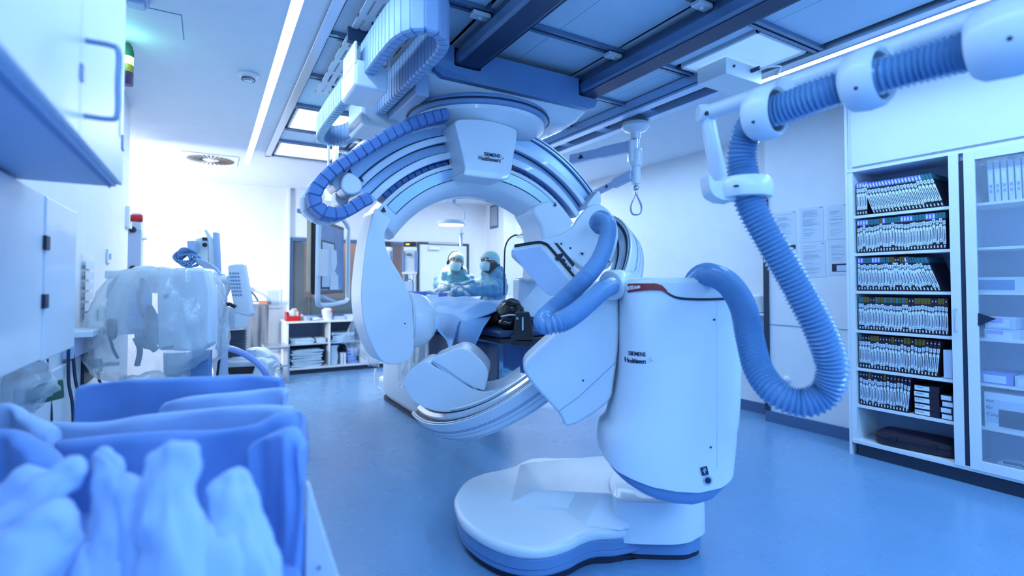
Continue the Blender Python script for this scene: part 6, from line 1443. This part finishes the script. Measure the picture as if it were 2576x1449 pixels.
MB().tube(smooth_poly([W(664, 892, 4.1), W(690, 898, 4.15), W(697, 915, 4.15), W(680, 922, 4.1), W(664, 918, 4.1)], 5, False), .016, 8).build('breathing_tube', 'white_plastic', an)
MB().tube(smooth_poly([W(565, 908, 3.97), W(600, 912, 3.96), W(655, 908, 3.97)], 5, False), .015, 8).build('trolley_rail', 'shell', an)
MB().tube(smooth_poly([W(545, 872, 3.6), W(590, 880, 3.62), W(630, 900, 3.66), W(662, 930, 3.7), W(680, 965, 3.75)], 6, False), .022, 12).build('violet_hose', 'tube_violet', an)
MB().tube(smooth_poly([W(592, 770, 3.5), W(572, 764, 3.48), W(562, 790, 3.46), W(558, 830, 3.46), W(552, 900, 3.46), W(545, 970, 3.46), W(543, 1100, 3.46)], 6, False), .008, 8).build('black_cable', 'black', an)
MB().cyl(W(559, 800, 3.46), W(557, 815, 3.46), .015, 10).build('cable_plug', 'black', an)
for x in (-.28, .28):
    for y in (-.2, .2): MB().cyl(V(.18 + x, 4.45 + y, 0), V(.18 + x, 4.45 + y, .07), .03, 12).build('caster', 'ink', an)
MB().bx(-.14, .50, 4.2, 4.7, .07, .62).build('lower_body', 'shell', an, bevel=.02)
# ------------------------------------------------------------------ foreground cart with hanging fabric
ct = thing('laundry_cart', 'white cart edge at the bottom left carrying folded blue fabric', 'cart', (-.1, 1.2, 0))
MB().prism([W(u, v, 1.02) for u, v in ((772, 1216), (780, 1220), (800, 1290), (858, 1470), (850, 1560), (765, 1560))], FV * .02 - RV * .01).build('side_board', 'white_plastic', ct, bevel=.003)
q = W(803, 1428, 1.018); MB().cyl(q, q - FV * .002, .004, 8).build('screw', 'shell_dark', ct)
MB().bx(-.43, .16, .72, 1.62, .08, .80, RF((0, 0, 0))).build('cart_box', 'cloth_blue', ct, bevel=.01)
for x in (-.36, .10):
    for y in (.8, 1.55): MB().cyl((x, y, 0), (x, y, .08), .03, 12).build('caster', 'ink', ct)
def hung(pts, d, drop, r, m, lab, name='folded_apron', wob=.010, d1=None, lean=0, cat='fabric', seed=0, dropR=None):
    P = [W(q.x, q.y, q.z) for q in smooth_poly([(a, b, dd) for a, b, dd in pts], 8, False)]; rings = []; n = len(P)
    for i, p in enumerate(P):
        f = i / (n - 1); ring = []; k_ = 9; dr = drop
        for j in range(-14, 15):
            if abs(j) <= 4: a = math.pi / 2 * j / 4.0; off = FV * (r * math.sin(a)); h = r * math.cos(a) - r
            else:
                g_ = (abs(j) - 4) / 10; off = FV * (math.copysign(r * (1 + g_ * .25), j)); h = -r - dr * g_
            w_ = wob * (math.sin(f * 9 + seed + j * .25) + .5 * math.sin(f * 21 + seed * 2 - j * .4)) * min(1, abs(j) / 6)
            ring.append(p + off + UV * h + FV * w_ + RV * wob * .6 * math.sin(j * .7 + seed))
        rings.append(ring)
    mb = MB(); mb.loft(rings); return tag(mb.build(name, m, angle=80), lab, cat, None)
hung([(205, 968, 1.60), (330, 955, 1.59), (480, 948, 1.57), (620, 944, 1.55), (712, 950, 1.52)], 0, .30, .014, 'cloth_blue', 'farthest folded blue fabric standing on the cart, its top edge highest', seed=1)
hung([(412, 1012, 1.50), (480, 996, 1.48), (600, 985, 1.46), (700, 975, 1.44), (722, 985, 1.43)], 0, .22, .016, 'cloth_pale', 'short pale blue folded fabric in front of the farthest one on the cart', seed=2)
hung([(60, 1058, 1.46), (240, 1062, 1.42), (360, 1044, 1.38), (520, 1028, 1.34), (650, 1018, 1.31), (738, 1022, 1.28)], 0, .28, .018, 'cloth_pale', 'long pale folded fabric running left to right across the cart', seed=3)
hung([(150, 1108, 1.28), (300, 1092, 1.25), (430, 1085, 1.22), (560, 1082, 1.19), (650, 1066, 1.17), (700, 1040, 1.16), (752, 1036, 1.15)], 0, .45, .020, 'cloth_blue', 'broad medium blue folded fabric with a deep front face on the cart', seed=4, wob=.014)
hung([(-60, 1022, 1.30), (20, 1015, 1.3), (70, 1040, 1.28), (130, 1075, 1.26)], 0, .3, .022, 'cloth_pale', 'pale blue fabric fold at the left edge of the frame', seed=5)
hung([(-60, 1085, 1.12), (30, 1082, 1.12), (90, 1110, 1.10), (150, 1170, 1.08)], 0, .3, .024, 'cloth_blue', 'darker blue fabric fold at the left edge in front of the pale one', seed=6)
hung([(640, 1110, 1.10), (690, 1085, 1.08), (735, 1075, 1.05), (764, 1120, 1.03)], 0, .42, .018, 'cloth_blue', 'blue fabric corner at the right end of the cart, above the white board', seed=7)
# front: loose gown folds standing up like fingers
def bump(pts, rr_, lab, m='cloth_pale', flat=.55, seed=0):
    P = smooth_poly([W(*p) for p in pts], 6, False); n = len(P); rings = []
    for i, p in enumerate(P):
        f = i / (n - 1); r = rr_[0] + (rr_[1] - rr_[0]) * f; r *= min(1, (f * 9 + .04)) ** .5
        T = (P[min(i + 1, n - 1)] - P[max(i - 1, 0)]).normalized(); A = T.cross(FV).normalized(); B = T.cross(A).normalized()
        rings.append([p + A * r * math.cos(t_) * (1 + .16 * math.sin(3 * t_ + seed + f * 4) - .22 * abs(math.sin(2.5 * t_ + seed * 2 + f)) ** 4) + B * r * flat * math.sin(t_) * (1 + .1 * math.sin(2 * t_ + seed)) for t_ in [2 * math.pi * k / 28 for k in range(28)]])
    mb = MB(); mb.loft(rings); o = mb.build('gown_fold', m, angle=80); wrinkle(o, .022, .035); return tag(o, lab, 'fabric')
bump([(432, 1112, .86), (425, 1180, .84), (420, 1280, .82), (440, 1400, .80), (450, 1620, .78)], (.038, .066), 'tallest pale gown fold standing upright at the centre of the cart front', seed=1)
bump([(566, 1188, .88), (572, 1250, .86), (590, 1340, .84), (620, 1470, .82), (650, 1620, .8)], (.030, .070), 'shorter rounded pale gown fold right of the tallest one', seed=2)
bump([(240, 1148, .90), (272, 1180, .88), (285, 1270, .86), (270, 1380, .84), (250, 1600, .8)], (.020, .045), 'thin pale gown fold left of the tallest one', seed=3)
bump([(318, 1195, .88), (330, 1260, .86), (345, 1340, .84), (360, 1480, .82), (370, 1600, .8)], (.020, .04), 'narrow pale gown fold between the thin fold and the tallest one', seed=4)
bump([(222, 1165, .86), (160, 1210, .84), (80, 1270, .82), (-20, 1340, .80), (-120, 1400, .8)], (.022, .04), 'slanting pale gown fold running down to the left edge', seed=5)
bump([(120, 1180, .92), (60, 1230, .9), (-20, 1290, .88), (-120, 1350, .86)], (.024, .05), 'broad pale gown fold behind the slanting one at the left edge', seed=6)
bump([(190, 1290, .80), (110, 1350, .78), (30, 1430, .76), (-60, 1560, .75)], (.04, .08), 'lowest pale gown fold in the bottom left corner', seed=7)
bump([(195, 1380, .84), (200, 1450, .82), (200, 1600, .8)], (.035, .06), 'pale gown fold rising at the bottom edge left of centre', seed=8)
bump([(520, 1330, .84), (540, 1400, .82), (560, 1600, .8)], (.03, .08), 'low pale gown fold at the bottom edge under the shorter rounded one', seed=9)
